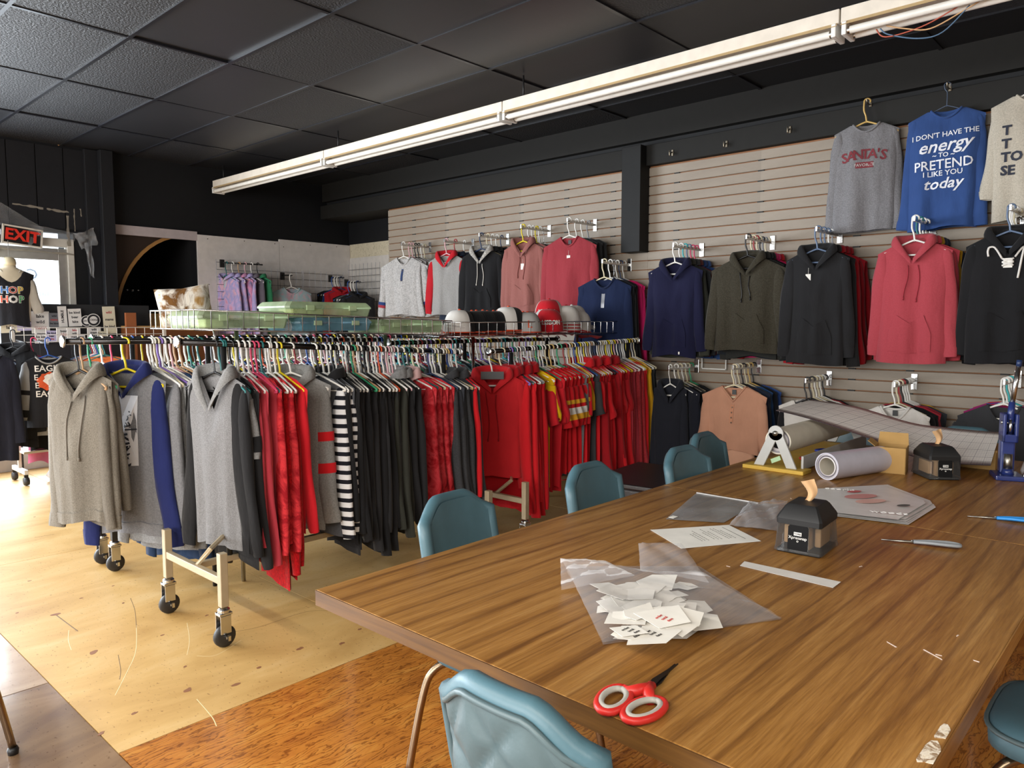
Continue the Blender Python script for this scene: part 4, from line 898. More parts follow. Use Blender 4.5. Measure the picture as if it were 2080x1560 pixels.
def energy(g):
    return [("I DON'T HAVE THE", 0, -.315, .046, SWH, dict(rot=R(3), sx=.95, bold=.0006)), ('energy', 0, -.385, .11, SWH, dict(shear=.35, bold=.0015, rot=R(4))), ('~ TO ~', 0, -.445, .04, SWH, dict(bold=.0006)),
            ('PRETEND', 0, -.505, .085, SWH, dict(sx=.92, bold=.0008, rot=R(2))), ('I LIKE YOU', 0, -.56, .046, SWH, dict(bold=.0006, rot=R(2))), ('today', 0, -.625, .095, SWH, dict(shear=.3, bold=.0014, rot=R(2)))]
t, g = beam_shirt(1925, 172, 1828, 2008, 462, F('344f86'), "royal blue sweatshirt printed I DON'T HAVE THE ENERGY TO PRETEND", 'slate', 'royal blue printed sweatshirt', 19, energy, -84, 'wire')
def tee(g): return [(a, -.15, -.36-.08*i, .078, SNV, dict(align='LEFT', bold=.003)) for i, a in enumerate(('T', 'T', 'TO', 'SE'))]
t, g = beam_shirt(2105, 135, 2010, 2215, 440, F('b9b1a2', .25), 'cream heather sweatshirt with dark letters cut by the right edge', 'white', 'cream printed sweatshirt', 20, tee, -86, arms=.75)
# ================================================================== TABLES
TZ = .765
def table_mat():
    m, nt, b = new_mat('walnut_laminate')
    co = coords(nt, (.5, 7, 7)); n = noise(nt, co, 1.6, 7, .62, 1.6)
    r1 = ramp(nt, [(.28, lin('70481f')), (.42, lin('93662f')), (.56, lin('a5773d')), (.75, lin('b58a50'))], n)
    n2 = noise(nt, coords(nt, (1.6, 40, 40)), 5, 5, .7); r2 = ramp(nt, [(.3, (.55, .47, .38)), (.6, (1.08, 1.08, 1.06))], n2)
    base = mix(nt, .75, r1.outputs[0], r2.outputs[0], 'MULTIPLY')
    wv = nt.nodes.new('ShaderNodeTexWave'); wv.bands_direction = 'Y'; wv.inputs['Scale'].default_value = 1.7; wv.inputs['Distortion'].default_value = 9; wv.inputs['Detail'].default_value = 3; wv.inputs['Detail Scale'].default_value = .7
    nt.links.new(coords(nt, (.3, 2.2, 1)), wv.inputs[0]); r3 = ramp(nt, [(0, (.5, .42, .34)), (.10, (.95, .93, .9)), (.3, (1, 1, 1))], wv.outputs['Fac'])
    base = mix(nt, .7, base, r3.outputs[0], 'MULTIPLY')
    nt.links.new(base, b.inputs['Base Color']); b.inputs['Roughness'].default_value = .36; b.inputs['Specular IOR Level'].default_value = .45
    return m
LAM = table_mat(); CHIP = blotch(['c7b08a', 'e6dccb', '8a6a48', 'd9cdb8'], 60, 1)
def edge_mat():
    if 'edge' in MC: return MC['edge']
    m, nt, b = new_mat('walnut_edge'); n = noise(nt, coords(nt, (9, .8, 14)), 2.5, 6, .6, .8); rp = ramp(nt, [(.3, lin('4a2f14')), (.7, lin('6f4c22'))], n)
    nt.links.new(rp.outputs[0], b.inputs['Base Color']); b.inputs['Roughness'].default_value = .4; MC['edge'] = m; return m
def table(x0, x1, label):
    t = empty('work_table', (x0, .27, 0), 0, label, 'table', 'pair of tables pushed together'); L = x1-x0; W = 1.375
    MB().b2((0, 0, TZ-.04), (L, W, TZ)).build('tabletop', LAM, t, bevel=.0025)
    EDG = edge_mat()
    MB().b2((-.003, 0, TZ-.040), (0, W, TZ-.001)).build('edge_band', EDG, t)
    MB().b2((0, -.003, TZ-.04), (L, 0, TZ-.001)).build('edge_band', LAM, t)
    MB().b2((0, W, TZ-.04), (L, W+.003, TZ-.001)).build('edge_band', LAM, t)
    for x in (.55, L-.3):
        for y in (.3, W-.35):
            l = MB().tube([(x, y, .02), (x, y, TZ-.04)], [.016, .02], 12).build('leg', STEEL, t, True)
            MB().lathe([(0, 0), (.022, 0), (.022, .02), (.017, .024), (0, .024)], (x, y, 0), 12).build('foot', BLACK_P, l, True)
    MB().b2((.2, .18, TZ-.09), (L-.2, .2, TZ-.04)).b2((.2, W-.2, TZ-.09), (L-.2, W-.18, TZ-.04)).build('apron', STEEL, t)
    return t
t1 = table(1.045, 2.742, 'wood-grain work table with chipped edge in the foreground'); t2 = table(2.748, 4.44, 'far wood-grain work table holding the paper roll and cutting mat')
for (px, py, s) in ((1900, 1535, 1.0), (1922, 1490, .7)):
    q = at(px, py, Z=TZ)-t1.location
    pts = [(.04*s*math.cos(a)*(1+.25*math.sin(3*a+s)), .016*s*math.sin(a)*(1+.3*math.cos(2*a))) for a in [2*math.pi*k/14 for k in range(14)]]
    MB().prism(pts, .0012, Matrix.Translation((q.x, .012, TZ-.0002))).build('chipped_edge', CHIP, t1)
# ================================================================== CHAIRS
def vinyl(c):
    m, nt, b = new_mat('blue_vinyl'); n = noise(nt, coords(nt), 5, 5, .6); rp = ramp(nt, [(.3, tuple(x*.78 for x in lin(c))), (.7, lin(c))], n)
    nt.links.new(rp.outputs[0], b.inputs['Base Color']); b.inputs['Roughness'].default_value = .42; bump(nt, b, noise(nt, coords(nt), 160, 2), .12, .002); return m
VIN, VIN2 = vinyl('4e6f7b'), vinyl('55686d')
CHM = {}
def chair_meshes():
    # back: curved shell; param a across (-1..1), h up
    def top(a): k = max(0, min(1, (abs(a)-.38)/.6)); return .868-.055*k*k*(3-2*k)
    def shell(a, v, d, bulge=0):
        zb = .47; z = zb+(top(a)-zb)*v; wv = .80+.20*min(1, v*1.8); x = .158*a*wv
        lean = .05*v; y = .20+lean-.055*abs(a)**2.4*(1-.25*v)
        return Vector((x, y+d*(1-.35*abs(a)**6), z))
    NA, NV = 25, 15
    fr = lambda u, v: shell(-1+2*u, v, -.022-.014*math.sin(math.pi*v)*(1-(2*u-1)**2))
    def bk(u, v):
        a = -1+2*u; q = shell(a, v, .026); k = 2.43*a; w_ = 5.0*v
        d1 = abs(((k+w_*1.0) % 2)-1); d2 = abs(((k-w_*1.0) % 2)-1); dm = min(1-d1 if d1 > .5 else d1, 1) ; g_ = min(1-d1, 1-d2)
        edge = min(1, 6*min(v, 1-v), 5*(1-abs(a)))
        q.y += (.015*math.sqrt(min(1, 1.6*max(0, g_)))-.008)*max(0, edge)
        return q
    mf = MB().grid(fr, NA, NV)
    mb = MB().grid(bk, 49, 41)
    rim = []
    path = [(-1, k/8) for k in range(9)]+[(-1+2*k/20, 1) for k in range(1, 20)]+[(1, 1-k/8) for k in range(9)]
    pr = [shell(a, v, .004) for a, v in path]
    mr = MB().tube(pr, .022, 10)
    pip = MB().tube([shell(a*.985, min(v, .985), .030) for a, v in path], .006, 6)
    def seat(u, v, z):
        a = -1+2*u; c = -1+2*v; rr = 1-.10*(abs(a)**6+abs(c)**6)
        return Vector((.225*a*rr, .225*c*rr-.01, z))
    ms = MB(); rings = []
    for (z, k) in ((.40, .92), (.405, .99), (.43, 1.0), (.455, .985), (.468, .93), (.475, .8), (.478, .5), (.479, .05)):
        rings.append([Vector((.20*k*(abs(math.cos(A))**.5)*math.copysign(1, math.cos(A)), -.01+.20*k*(abs(math.sin(A))**.5)*math.copysign(1, math.sin(A)), z)) for A in [2*math.pi*j/28 for j in range(28)]])
    ms.loft(rings)
    welt = MB().tube([Vector((.202*(abs(math.cos(A))**.5)*math.copysign(1, math.cos(A)), -.01+.202*(abs(math.sin(A))**.5)*math.copysign(1, math.sin(A)), .452)) for A in [2*math.pi*j/36+.01 for j in range(37)]], .006, 6)
    leg = lambda sx, sy: MB().tube(smooth_path([(sx*.04, sy*.04, .375), (sx*.12, sy*.12, .385), (sx*.165, sy*.165, .36), (sx*.19, sy*.19, .28), (sx*.225, sy*.225, .02)], 5), .0125, 10)
    for n, m in (('back_front', mf), ('back_rear', mb), ('back_rim', mr), ('piping', pip), ('seat', ms), ('welt', welt)): CHM[n] = m.mesh(n, True)
    for i, (sx, sy) in enumerate(((1, 1), (1, -1), (-1, 1), (-1, -1))): CHM['leg%d' % i] = leg(sx, sy).mesh('leg', True)
    CHM['plate'] = MB().b2((-.1, -.1, .385), (.1, .1, .402)).mesh('seat_plate')
    for i, (sx, sy) in enumerate(((1, 1), (1, -1), (-1, 1), (-1, -1))): CHM['foot%d' % i] = MB().lathe([(0, 0), (.016, 0), (.018, .015), (.014, .025), (0, .025)], (sx*.225, sy*.225, 0), 12).mesh('foot', True)
    CHM['sup'] = MB().b2((-.05, .15, .40), (.05, .215, .52)).mesh('back_support')
chair_meshes()
def chair(x, y, rz, label, vin=VIN):
    """x, y: seat centre; local back at +y"""
    c = empty('dining_chair', (x, y, 0), rz, label, 'chair', 'blue vinyl chairs around the tables')
    b = link('backrest', CHM['back_front'], vin, c); link('quilted_back', CHM['back_rear'], VIN2, b); link('rim', CHM['back_rim'], vin, b); link('piping', CHM['piping'], VIN2, b)
    s = link('seat', CHM['seat'], vin, c); link('welt', CHM['welt'], VIN2, s)
    link('seat_plate', CHM['plate'], BLACK_P, c); link('back_support', CHM['sup'], STEEL, c)
    for i in range(4):
        l = link('leg', CHM['leg%d' % i], BRONZE, c); link('foot', CHM['foot%d' % i], BLACK_P, l)
chair(1.69, 1.57, R(4), 'blue vinyl chair nearest the table corner, below the red clothes')
chair(2.41, 1.55, R(0), 'blue vinyl chair in front of the black boxes')
chair(3.02, 1.48, R(-3), 'blue vinyl chair overlapping another beside the peach henley, the nearer one')
chair(3.50, 1.62, R(2), 'blue vinyl chair overlapping another beside the peach henley, the farther one')
chair(4.32, 1.42, R(-90), 'dark blue chair half hidden behind the paper roll stand')
chair(4.42, .90, R(-88), 'blue vinyl chair whose top peeks over the cutting mat')
chair(1.07, .775, R(90), 'blue vinyl chair with quilted back in the foreground')
chair(2.27, .14, R(180), 'blue vinyl chair under the right edge of the table')
chair(.325, 2.88, R(45), 'chair at the left edge with only one bronze leg showing')
# ================================================================== TABLE THINGS
def on(px, py): return at(px, py, Z=TZ)
KR = plain('b98f4e', .7); CARD = plain('b08a50', .8)
# red-handled scissors
def scissors(name, p, rz, label, hcol, icol, bl, ln=.21, parts_flat=True, z=TZ, group=None):
    o = empty(name, (p.x, p.y, z+.001), rz, label, 'scissors', group); k = ln/.21
    for s in (-1, 1):
        b = MB().prism([(0, -.006*k), (.0, .006*k), (.03*k, .009*k*1), (.105*k, .001), (.105*k, -.001), (.03*k, -.003*k)], .002, Matrix.Translation((0, 0, .004+.0025*(s > 0))) @ Matrix.Rotation(R(-1.5*s), 4, 'Z') @ Matrix.Diagonal((1, s, 1, 1))).build('blade', bl, o)
        ring = []
        cx_, cy_ = -.068*k, s*.026*k
        pts = [(cx_+(.042*k)*math.cos(a), cy_+.023*k*math.sin(a)+s*.006*math.cos(a), .008) for a in [2*math.pi*j/20 for j in range(21)]]
        h = MB().tube(pts, .006*k, 8).build('handle', hcol, o, True)
        MB().tube([(x*1+(.068*k+x)*-.22, y+(cy_-y)*.22, z_+.002) for x, y, z_ in pts], .005*k, 8).build('grip', icol, h, True)
        MB().tube([(cx_+.03*k, cy_*.8, .008), (-.015*k, s*.006*k, .008), (.012*k, -s*.003, .007)], [.009*k, .010*k, .006*k], 8).build('shank', hcol, h, True)
    MB().lathe([(0, 0), (.005, 0), (.005, .003), (0, .004)], (0, 0, .010), 10).build('pivot', STEEL, o, True)
    return o
q = on(1325, 1392)
scissors('scissors', on(1318, 1405), R(6), 'red and grey handled scissors lying alone in the foreground', plain('d3302a', .4), plain('b9b6ae', .5), plain('3a3a3c', .3, .9), .245)
def slim(name, pa, pb, label, hc):
    a, b = on(*pa), on(*pb); d = (b-a); L = d.length; o = empty(name, (a.x, a.y, TZ+.001), math.atan2(d.y, d.x), label, 'scissors', 'slim closed scissors')
    MB().tube([(0, 0, .004), (L*.28, 0, .006), (L*.44, 0, .007)], [.0015, .004, .005], 6).build('blade', STEEL, o, True)
    for s in (-1, 1):
        h = MB().tube(smooth_path([(L*.42, s*.003, .008), (L*.6, s*.010, .011), (L*.85, s*.016, .012), (L*.98, s*.010, .011), (L, 0, .010), (L*.97, s*.002, .010), (L*.8, s*.004, .010), (L*.5, s*.002, .008)], 4), .0055, 7).build('handle', hc, o, True)
    MB().lathe([(0, 0), (.004, 0), (.003, .002), (0, .002)], (L*.40, 0, .011), 8).build('pivot', CHROME, o, True)
slim('scissors', (1790, 1099), (1950, 1116), 'slim closed scissors with grey handles right of the napkin dispenser', plain('8b8f93', .4))
slim('scissors', (1965, 1051), (2110, 1066), 'slim closed scissors with bright blue handles at the right edge', plain('2f8bd8', .35))
# paper sheets
def sheet_on(name, corners, label, cat, mat, z=.001, th=.0006, group=None):
    P = [on(*c) for c in corners]; c0 = sum(P, Vector())/4; o = empty(name, (c0.x, c0.y, TZ+z), 0, label, cat, group)
    pts = [(p.x-c0.x, p.y-c0.y) for p in P]; 
    MB().prism(pts, th).build('sheet', mat, o); return o, c0, P
o, c0, P = sheet_on('printed_sheet', [(1321, 1077), (1480, 1067), (1546, 1100), (1384, 1115)], 'white letter sheet with lines of print beside the clear bags', 'paper', PAPER)
ex_ = (P[2]-P[3]).normalized(); ey = (P[0]-P[3]).normalized(); INK = plain('55524e', .8)
rr = random.Random(4)
# lines of type
for i in range(11):
    L = rr.uniform(.07, .12); q = P[3]-c0+ex_*(.10+.012*i)+ey*(.05+rr.uniform(0, .01)); q.z = .0008
    if i in (3, 7): continue
    m = MB(); y = 0
    while y < L:
        w_ = rr.uniform(.004, .012); m.prism([(0, y), (.0022, y), (.0022, y+w_), (0, y+w_)], .0002, frame(q, ex_, ey)); y += w_+.004
    m.build('print_line', INK, o)
m = MB(); q = P[3]-c0+ex_*.245+ey*.035; q.z = .0008; m.prism([(0, 0), (.002, 0), (.002, .14), (0, .14)], .0002, frame(q, ex_, ey)); m.build('print_line', INK, o)
sheet_on('paper_strip', [(1503, 1150), (1512, 1141), (1708, 1183), (1692, 1195)], 'blank white paper strip in front of the napkin dispenser', 'paper', plain('dcd8d2', .7))
fo = MB().prism([(0, 0), (.06, 0), (.06, .35), (0, .35)], .001).build('paper_strip', plain('77777a', .7)); fo.location = (2.05, -.1, .001); fo.rotation_euler = (0, 0, R(-60)); tag(fo, 'white paper strip, greyed as if shaded, dropped on the floor at lower right', 'paper')  # pale paper; the dimness under the table is put into its grey
# clear bag with paper scraps
CB = clear((.96, .96, .98), .15, .07); CB2 = clear((.96, .96, .99), .15, .14)
bag = empty('clear_bag', on(1360, 1215), 0, 'large open clear plastic bag full of white paper scraps', 'plastic bag')
def bl(px, py, dz=.0): q = at(px, py, Z=TZ+dz); return q-bag.location
def bagsheet(pts, seed, mat, amp=.006, nu=18, nv=18):
    rr = random.Random(seed); A, B, C_, D = pts; ph = [rr.uniform(0, 6) for _ in range(8)]
    def fn(u, v):
        q = A.lerp(B, u).lerp(D.lerp(C_, u), v); e = min(1, 8*min(u, 1-u, v, 1-v)+.25)
        n = amp*e*(abs(math.sin(5*u+ph[0]+4*v))+abs(math.sin(9*v-3*u+ph[1]))+.6*abs(math.sin(15*u+11*v+ph[2])))
        return q+Vector((rr.uniform(-1, 1)*amp*.15, rr.uniform(-1, 1)*amp*.15, n))
    return MB().grid(fn, nu, nv).build('film', mat, bag, True)
bagsheet([bl(1225, 1310, .002), bl(1588, 1258, .002), bl(1420, 1150, .002), bl(1150, 1150, .002)], 1, CB, .001)
bagsheet([bl(1225, 1308, .008), bl(1588, 1258, .006), bl(1440, 1175, .065), bl(1140, 1138, .065)], 2, CB, .010, 26, 22)
bagsheet([bl(1300, 1160, .02), bl(1440, 1185, .02), bl(1385, 1105, .05), bl(1297, 1105, .045)], 3, CB2, .006, 14, 14)
bagsheet([bl(1140, 1200, .004), bl(1290, 1170, .02), bl(1230, 1140, .05), bl(1138, 1135, .06)], 4, CB2, .004, 16, 14)
SCR = plain('ece8df', .85); REDI = plain('b5524c', .8)
rr = random.Random(9)
for i in range(64):
    if i < 48: u, v = rr.random(), rr.random(); px, py = 1205+190*u+30*v, 1170+75*v+20*u
    else: px, py = 1260+rr.random()*130, 1245+rr.random()*45
    q = at(px, py, Z=TZ+.004+.0007*i)
    n = rr.choice((4, 5, 6)); s = rr.uniform(.04, .085); a0 = rr.random()*6
    pts = [(s*math.cos(a0+2*math.pi*k/n)*rr.uniform(.6, 1.15), s*.75*math.sin(a0+2*math.pi*k/n)*rr.uniform(.6, 1.15)) for k in range(n)]
    sc = MB().prism(pts, .0006).build('paper_scrap', SCR); sc.location = q; sc.rotation_euler = (R(rr.uniform(-4, 4)), R(rr.uniform(-4, 4)), 0)
    tag(sc, 'torn white paper scrap piled inside the open clear bag', 'paper scrap', 'paper scraps in the clear bag')
    if i in (60, 62, 63, 58, 55):
        for k in range(3): text('red_print', ['order', 'total', 'date'][k], .011, Matrix.Translation((0, .012-.014*k, .0009)), REDI if i % 2 else INK, sc)
o, c0, P = sheet_on('receipt', [(1245, 1300), (1300, 1260), (1430, 1275), (1395, 1300)], 'flat white receipt with red print showing through the clear bag', 'paper', SCR, .003)
for k in range(4): text('red_print', 'thank you', .016, frame((.05, .0+.014*k, .001), (.9, -.43, 0), (.43, .9, 0)), REDI, o)
# zip bags
zb = empty('zip_bag', on(1440, 1035), 0, 'flat empty zip bag with a grey sheen beside the letter sheet', 'plastic bag')
bag = zb; bagsheet([bl(1352, 1055, .002), bl(1470, 1062, .002), bl(1540, 1022, .003), bl(1415, 1001, .003)], 6, clear((.62, .63, .64), .15, .28), .0015, 14, 14)
MB().tube([bl(1415, 1001, .006), bl(1540, 1022, .006)], .003, 6).build('zip_seal', clear((.9, .9, .9), .2, .4), zb)
MB().prism([(0, 0), (.03, 0), (.03, .02), (0, .02)], .001, Matrix.Translation(bl(1368, 1053, .006))).build('label', PAPER, zb)
zb2 = empty('crumpled_bag', on(1550, 1055), 0, 'crumpled clear cellophane bag left of the napkin dispenser', 'plastic bag'); bag = zb2
bagsheet([bl(1480, 1070, .002), bl(1580, 1080, .004), bl(1600, 1020, .01), bl(1520, 1025, .01)], 8, CB2, .012, 18, 16)
bagsheet([bl(1490, 1070, .002), bl(1580, 1078, .002), bl(1595, 1022, .002), bl(1525, 1025, .002)], 9, CB, .003, 10, 10)
# stack of transfer prints
FILM = plain('d6d3d0', .35); 
for i in range(5):
    A = [(1648, 999), (1800, 990), (1905, 1025), (1835, 1062), (1690, 1045)]
    dx, dy = [(-16, 3), (4, -2), (6, 6), (10, 10), (14, 14)][i]
    P = [on(a+dx*.7, b+dy*.4) for a, b in A]; c0 = sum(P, Vector())/5
    o = empty('transfer_print', (c0.x, c0.y, TZ+.001+.0025*(4-i)), 0, ['top translucent transfer sheet printed with a pink face', 'second translucent transfer sheet in the fanned stack', 'third translucent transfer sheet in the fanned stack', 'fourth translucent transfer sheet in the fanned stack', 'bottom translucent transfer sheet in the fanned stack'][i], 'transfer sheet', 'fanned stack of transfer sheets')
    def fn(u, v, P=P, c0=c0, i=i):
        a = P[0].lerp(P[1], u); b_ = P[4].lerp(P[3], u); e = P[2]
        q = a.lerp(b_, v); q = q+(e-P[1].lerp(P[3], .5))*(max(0, u-.5)*2)**2*(1-abs(2*v-1))*.9
        return q-c0+Vector((0, 0, .004*math.sin(3*u+i)*math.sin(math.pi*v)+.002+(-q.z+TZ)))
    MB().grid(fn, 16, 12).build('film', FILM, o, True)
    if i == 0:
        PK_ = plain('c98a86', .7)
        for (px, py, s, mt) in ((1748, 1018, .055, PK_), (1768, 1028, .05, plain('d8a89e', .7)), (1835, 1037, .022, plain('55524f', .7)), (1735, 1008, .025, plain('bf5a5a', .7))):
            q = on(px, py)-c0; MB().prism([(s*math.cos(a)*1.3, s*.6*math.sin(a)) for a in [2*math.pi*k/18 for k in range(18)]], .0004, Matrix.Translation((q.x, q.y, .0085)) @ Matrix.Rotation(R(-30), 4, 'Z')).build('print', mt, o)
        for body, px, py in (('cedric', 1705, 1003), ('woods', 1805, 1052)):
            q = on(px, py)-c0; text('lettering', body, .045, frame((q.x, q.y, .0085), (.35, -.94, 0), (.94, .35, 0)), plain('f4f2ef', .6), o)
# napkin dispensers
CLP = clear((.35, .34, .33), .06, .08)
def dispenser(name, p, rz, label, variant):
    o = empty(name, (p.x, p.y, TZ), rz, label, 'napkin dispenser', 'napkin dispensers on the tables'); w_, d_, h_ = .128, .165, .15
    MB().b2((-w_/2, -d_/2, 0), (w_/2, d_/2, .012)).build('base', BLACK_P, o, bevel=.004)
    def ring(k, z, r=.012): return [(x*k*w_/2, y*k*d_/2, z) for x, y in ((-1, -.9), (-.9, -1), (.9, -1), (1, -.9), (1, .9), (.9, 1), (-.9, 1), (-1, .9))]
    MB().loft([[Vector(q) for q in ring(k, z)] for k, z in ((1.03, .088), (1.04, .104), (1.0, .111), (.76, .138), (.66, .145), (.2, .148), (.0, .148))]).build('lid', plain('161617', .55), o, True, angle=24)
    MB().loft([[Vector(q) for q in ring(k, z)] for k, z in ((1.10, .006), (1.06, .02), (.99, .09))], True, False).build('clear_cover', CLP, o, True)
    nap = plain('c9a478', .9)
    for s in (-1, 1): MB().b2((s*.045-.009, -.045, .02), (s*.045+.009, .05, .076)).build('napkin_stack', nap, o, bevel=.004)
    MB().b2((-.028, -.065, .014), (.028, .06, .085)).build('napkin_stack', nap, o)
    pl_ = MB().prism([(-.029, .0), (.029, 0), (.029, .078), (.024, .084), (0, .087), (-.024, .084), (-.029, .078)], .006, frame((0, -.0835, .004), (1, 0, 0), (0, .06, 1))).build('front_panel', plain('101011', .75, 0, .2), o)
    def lb(body, s, z): text('lettering', body, s, frame((0, -.0902+.06*(z-.004)*1.0, z), (1, 0, 0), (0, .06, 1)), plain('e8e6e2', .6), pl_, extrude=.0006)
    MB().b2((-.011, -.0885, .058), (.011, -.0842, .068)).build('logo_plate', plain('e8e6e2', .6), pl_); text('lettering', 'TORK', .008, frame((0, -.0892, .063), (1, 0, 0), (0, 0, 1)), BLACK_P, pl_)
    lb('Xpressnap', .0125, .051); lb('o', .012, .042)
    pts = []
    cr = [(-.02, 0, .155), (-.012, .004, .18), (-.02, -.004, .20), (.0, .006, .215)]
    MB().grid(lambda u, v: Vector((-.014+.034*u*(.55+.6*v)+(.012*math.sin(4*v)), .006*math.sin(6*u+3*v), 1.0*.142+.062*v+.012*u*v)), 8, 10).build('napkin', plain('c79f74', .9), o, True)
    if variant:
        sp = MB().b2((w_/2*1.03, -.075, .016), (w_/2*1.06, .078, .098)).build('side_card', plain('2b2a2e', .4), o)
        MB().b2((w_/2*1.07, -.03, .02), (w_/2*1.075, .076, .096)).build('side_picture', blotch(['3a2c44', '8a6a58', 'd9c8b4', '4a3a5c'], 22, 2), o)
        for k, wd in enumerate(('Shop', 'Sweet', 'Smile')): text('lettering', wd, .026, frame((w_/2*1.08, .03, .078-.024*k), (0, 1, 0), (0, 0, 1)), plain('d8e6e2', .6), o, shear=.3)
    return o
a = on(1577, 1122); b_ = on(1678, 1137); c_ = on(1692, 1112)
dispenser('napkin_dispenser', (on(1581, 1122)+on(1688, 1108))/2+Vector((.01, 0, 0)), R(-86), 'black napkin dispenser with a tan napkin popping up, nearest the clear bags', False)
dispenser('napkin_dispenser', on(1893, 972)+Vector((.06, .0, 0)), R(-52), 'second black napkin dispenser with pictured side, by the cardboard box', True)
# cardboard box, open flap
bx = empty('cardboard_box', on(1800, 962)+Vector((.07, 0, 0)), R(-80), 'small open kraft cardboard box beside the vinyl roll', 'box')
MB().b2((-.065, -.065, 0), (.065, .065, .003)).b2((-.065, -.065, 0), (.065, -.062, .12)).b2((-.065, .062, 0), (.065, .065, .12)).b2((-.065, -.065, 0), (-.062, .065, .12)).b2((.062, -.065, 0), (.065, .065, .12)).build('box_body', CARD, bx)
MB().prism([(-.065, 0), (.065, 0), (.06, .055), (-.06, .055)], .002, frame((0, .062, .12), (1, 0, 0), (0, .25, 1))).build('flap', CARD, bx)
MB().prism([(-.06, 0), (.06, 0), (.055, .04), (-.055, .04)], .002, frame((-.064, 0, .12), (0, 1, 0), (-.8, 0, .6))).build('flap', CARD, bx)
# vinyl roll
def roll(name, a, b, r, rin, label, mat, core, turns=3):
    o = empty(name, a, 0, label, 'roll'); d = b-a
    z = d.normalized(); x = z.orthogonal().normalized(); y = z.cross(x)
    def ring(rad, off): return [a-a+z*off+x*rad*math.cos(t)+y*rad*math.sin(t) for t in [2*math.pi*k/36 for k in range(36)]]
    L = d.length; m = MB(); m.loft([ring(r*.90, .0), ring(r, .0), ring(r, L), ring(r*.9, L)], True, False).build('outer_wrap', mat, o, True, angle=40)
    for k in range(turns):
        ro = r*.985-(r-rin)*(k)/turns; ri = r-(r-rin)*(k+1)/turns
        MB().loft([ring(ro, .002+.002*(k % 2)), ring(ri, .002+.003*((k+1) % 2))], True, False).build('layer', plain(['8f8a92', 'c9c4c6', '7c7680', 'd5d0cf'][k % 4], .5), o, True)
    MB().loft([ring(rin, 0.001), ring(rin, L-.001)], True, False).build('core', core, o, True)
    return o
VW = plain('c3c0cc', .3)
ra = on(1693, 962); ra = Vector((3.42, 1.17, TZ+.06))
roll('vinyl_roll', Vector((3.32, 1.175, TZ+.06)), Vector((3.68, 1.06, TZ+.06)), .06, .038, 'thick pale lilac vinyl roll lying on the table beside the box', VW, plain('cfc8ba', .7), 4)
# A-frame paper roll stand on a yellow board
YEL = plain('c9a440', .6); STG = plain('b3b3b0', .45)
st = empty('roll_stand', (3.34, 1.43, TZ), 0, 'grey A-frame roll stand on a yellow board holding a paper roll', 'roll stand')
MB().b2((0, -.145, 0), (.10, .145, .018)).b2((.10, -.10, 0), (1.0, .13, .012)).build('board', YEL, st, bevel=.003)
for x in (.03, .98):
    f_ = MB()
    for s in (-1, 1): f_.prism([(-.024, 0), (.024, 0), (.024, 1), (-.024, 1)], .012, Matrix.Translation((x, 0, 0)) @ Matrix(((0, 0, 1, 0), (1, -.072*s*1.0, 0, s*.078), (0, .16, 0, .018), (0, 0, 0, 1))))
    f_.lathe([(0, 0), (.036, 0), (.036, .012), (0, .012)], (x, 0, .176), 24, 'X'); f_.build('a_frame', STG, st, bevel=.002)
MB().tube([(.02, 0, .176), (1.0, 0, .176)], .012, 10).build('axle', STEEL, st, True)
MB().b2((.07, -.118, .014), (.95, -.108, .075)).build('side_rail', STG, st)
rl = roll('paper_roll', Vector((3.40, 1.43, TZ+.135)), Vector((4.28, 1.43, TZ+.135)), .062, .035, 'cream paper roll held in the grey A-frame stand', plain('d6cfbe', .7), plain('4a4a4c', .5), 2)
gt = MB().prism([(0, 0), (.045, .012), (.042, .032), (-.003, .02)], .001, frame((0, 0, 0), (.1, -1, .2), (0, .2, 1))).build('green_tag', plain('a9c9a0', .7)); gt.location = (3.385, 1.45, TZ+.03); tag(gt, 'small pale green price tag leaning in the roll stand', 'tag')
scissors('scissors', Vector((3.72, 1.40, 0)), R(20), 'red-handled scissors lying in the tray under the paper roll', plain('c2332a', .4), plain('a82a22', .5), STEEL, .19, z=TZ+.014, group='scissors in the tray')
scissors('scissors', Vector((4.0, 1.38, 0)), R(-30), 'blue-handled scissors lying in the tray under the paper roll', plain('2a3fa0', .4), plain('22348a', .5), STEEL, .19, z=TZ+.014, group='scissors in the tray')
# grid cutting mat / ruler sheet curling over everything
def mat_paper():
    m, nt, b = new_mat('grid_ruler_sheet'); co = coords(nt, (1, 1, 1), 'UV'); b.inputs['Roughness'].default_value = .45
    def grid_lines(sx, sy, w_):
        sp = nt.nodes.new('ShaderNodeSeparateXYZ'); nt.links.new(co, sp.inputs[0]); outs = []
        for i, s in ((0, sx), (1, sy)):
            mu = nt.nodes.new('ShaderNodeMath'); mu.operation = 'MULTIPLY'; mu.inputs[1].default_value = s; nt.links.new(sp.outputs[i], mu.inputs[0])
            fr = nt.nodes.new('ShaderNodeMath'); fr.operation = 'FRACT'; nt.links.new(mu.outputs[0], fr.inputs[0])
            lt = nt.nodes.new('ShaderNodeMath'); lt.operation = 'LESS_THAN'; lt.inputs[1].default_value = w_; nt.links.new(fr.outputs[0], lt.inputs[0]); outs.append(lt.outputs[0])
        mx = nt.nodes.new('ShaderNodeMath'); mx.operation = 'MAXIMUM'; nt.links.new(outs[0], mx.inputs[0]); nt.links.new(outs[1], mx.inputs[1]); return mx.outputs[0]
    base = mix(nt, grid_lines(72, 20, .07), lin('e2dcd6'), lin('b9b0b0'))
    base = mix(nt, grid_lines(18, 5, .03), base, lin('6a6068'))
    nt.links.new(base, b.inputs['Base Color']); return m
mt = empty('ruler_mat', (4.1, 1.1, TZ), 0, 'long curled grid-printed ruler mat sagging across the table end', 'cutting mat')
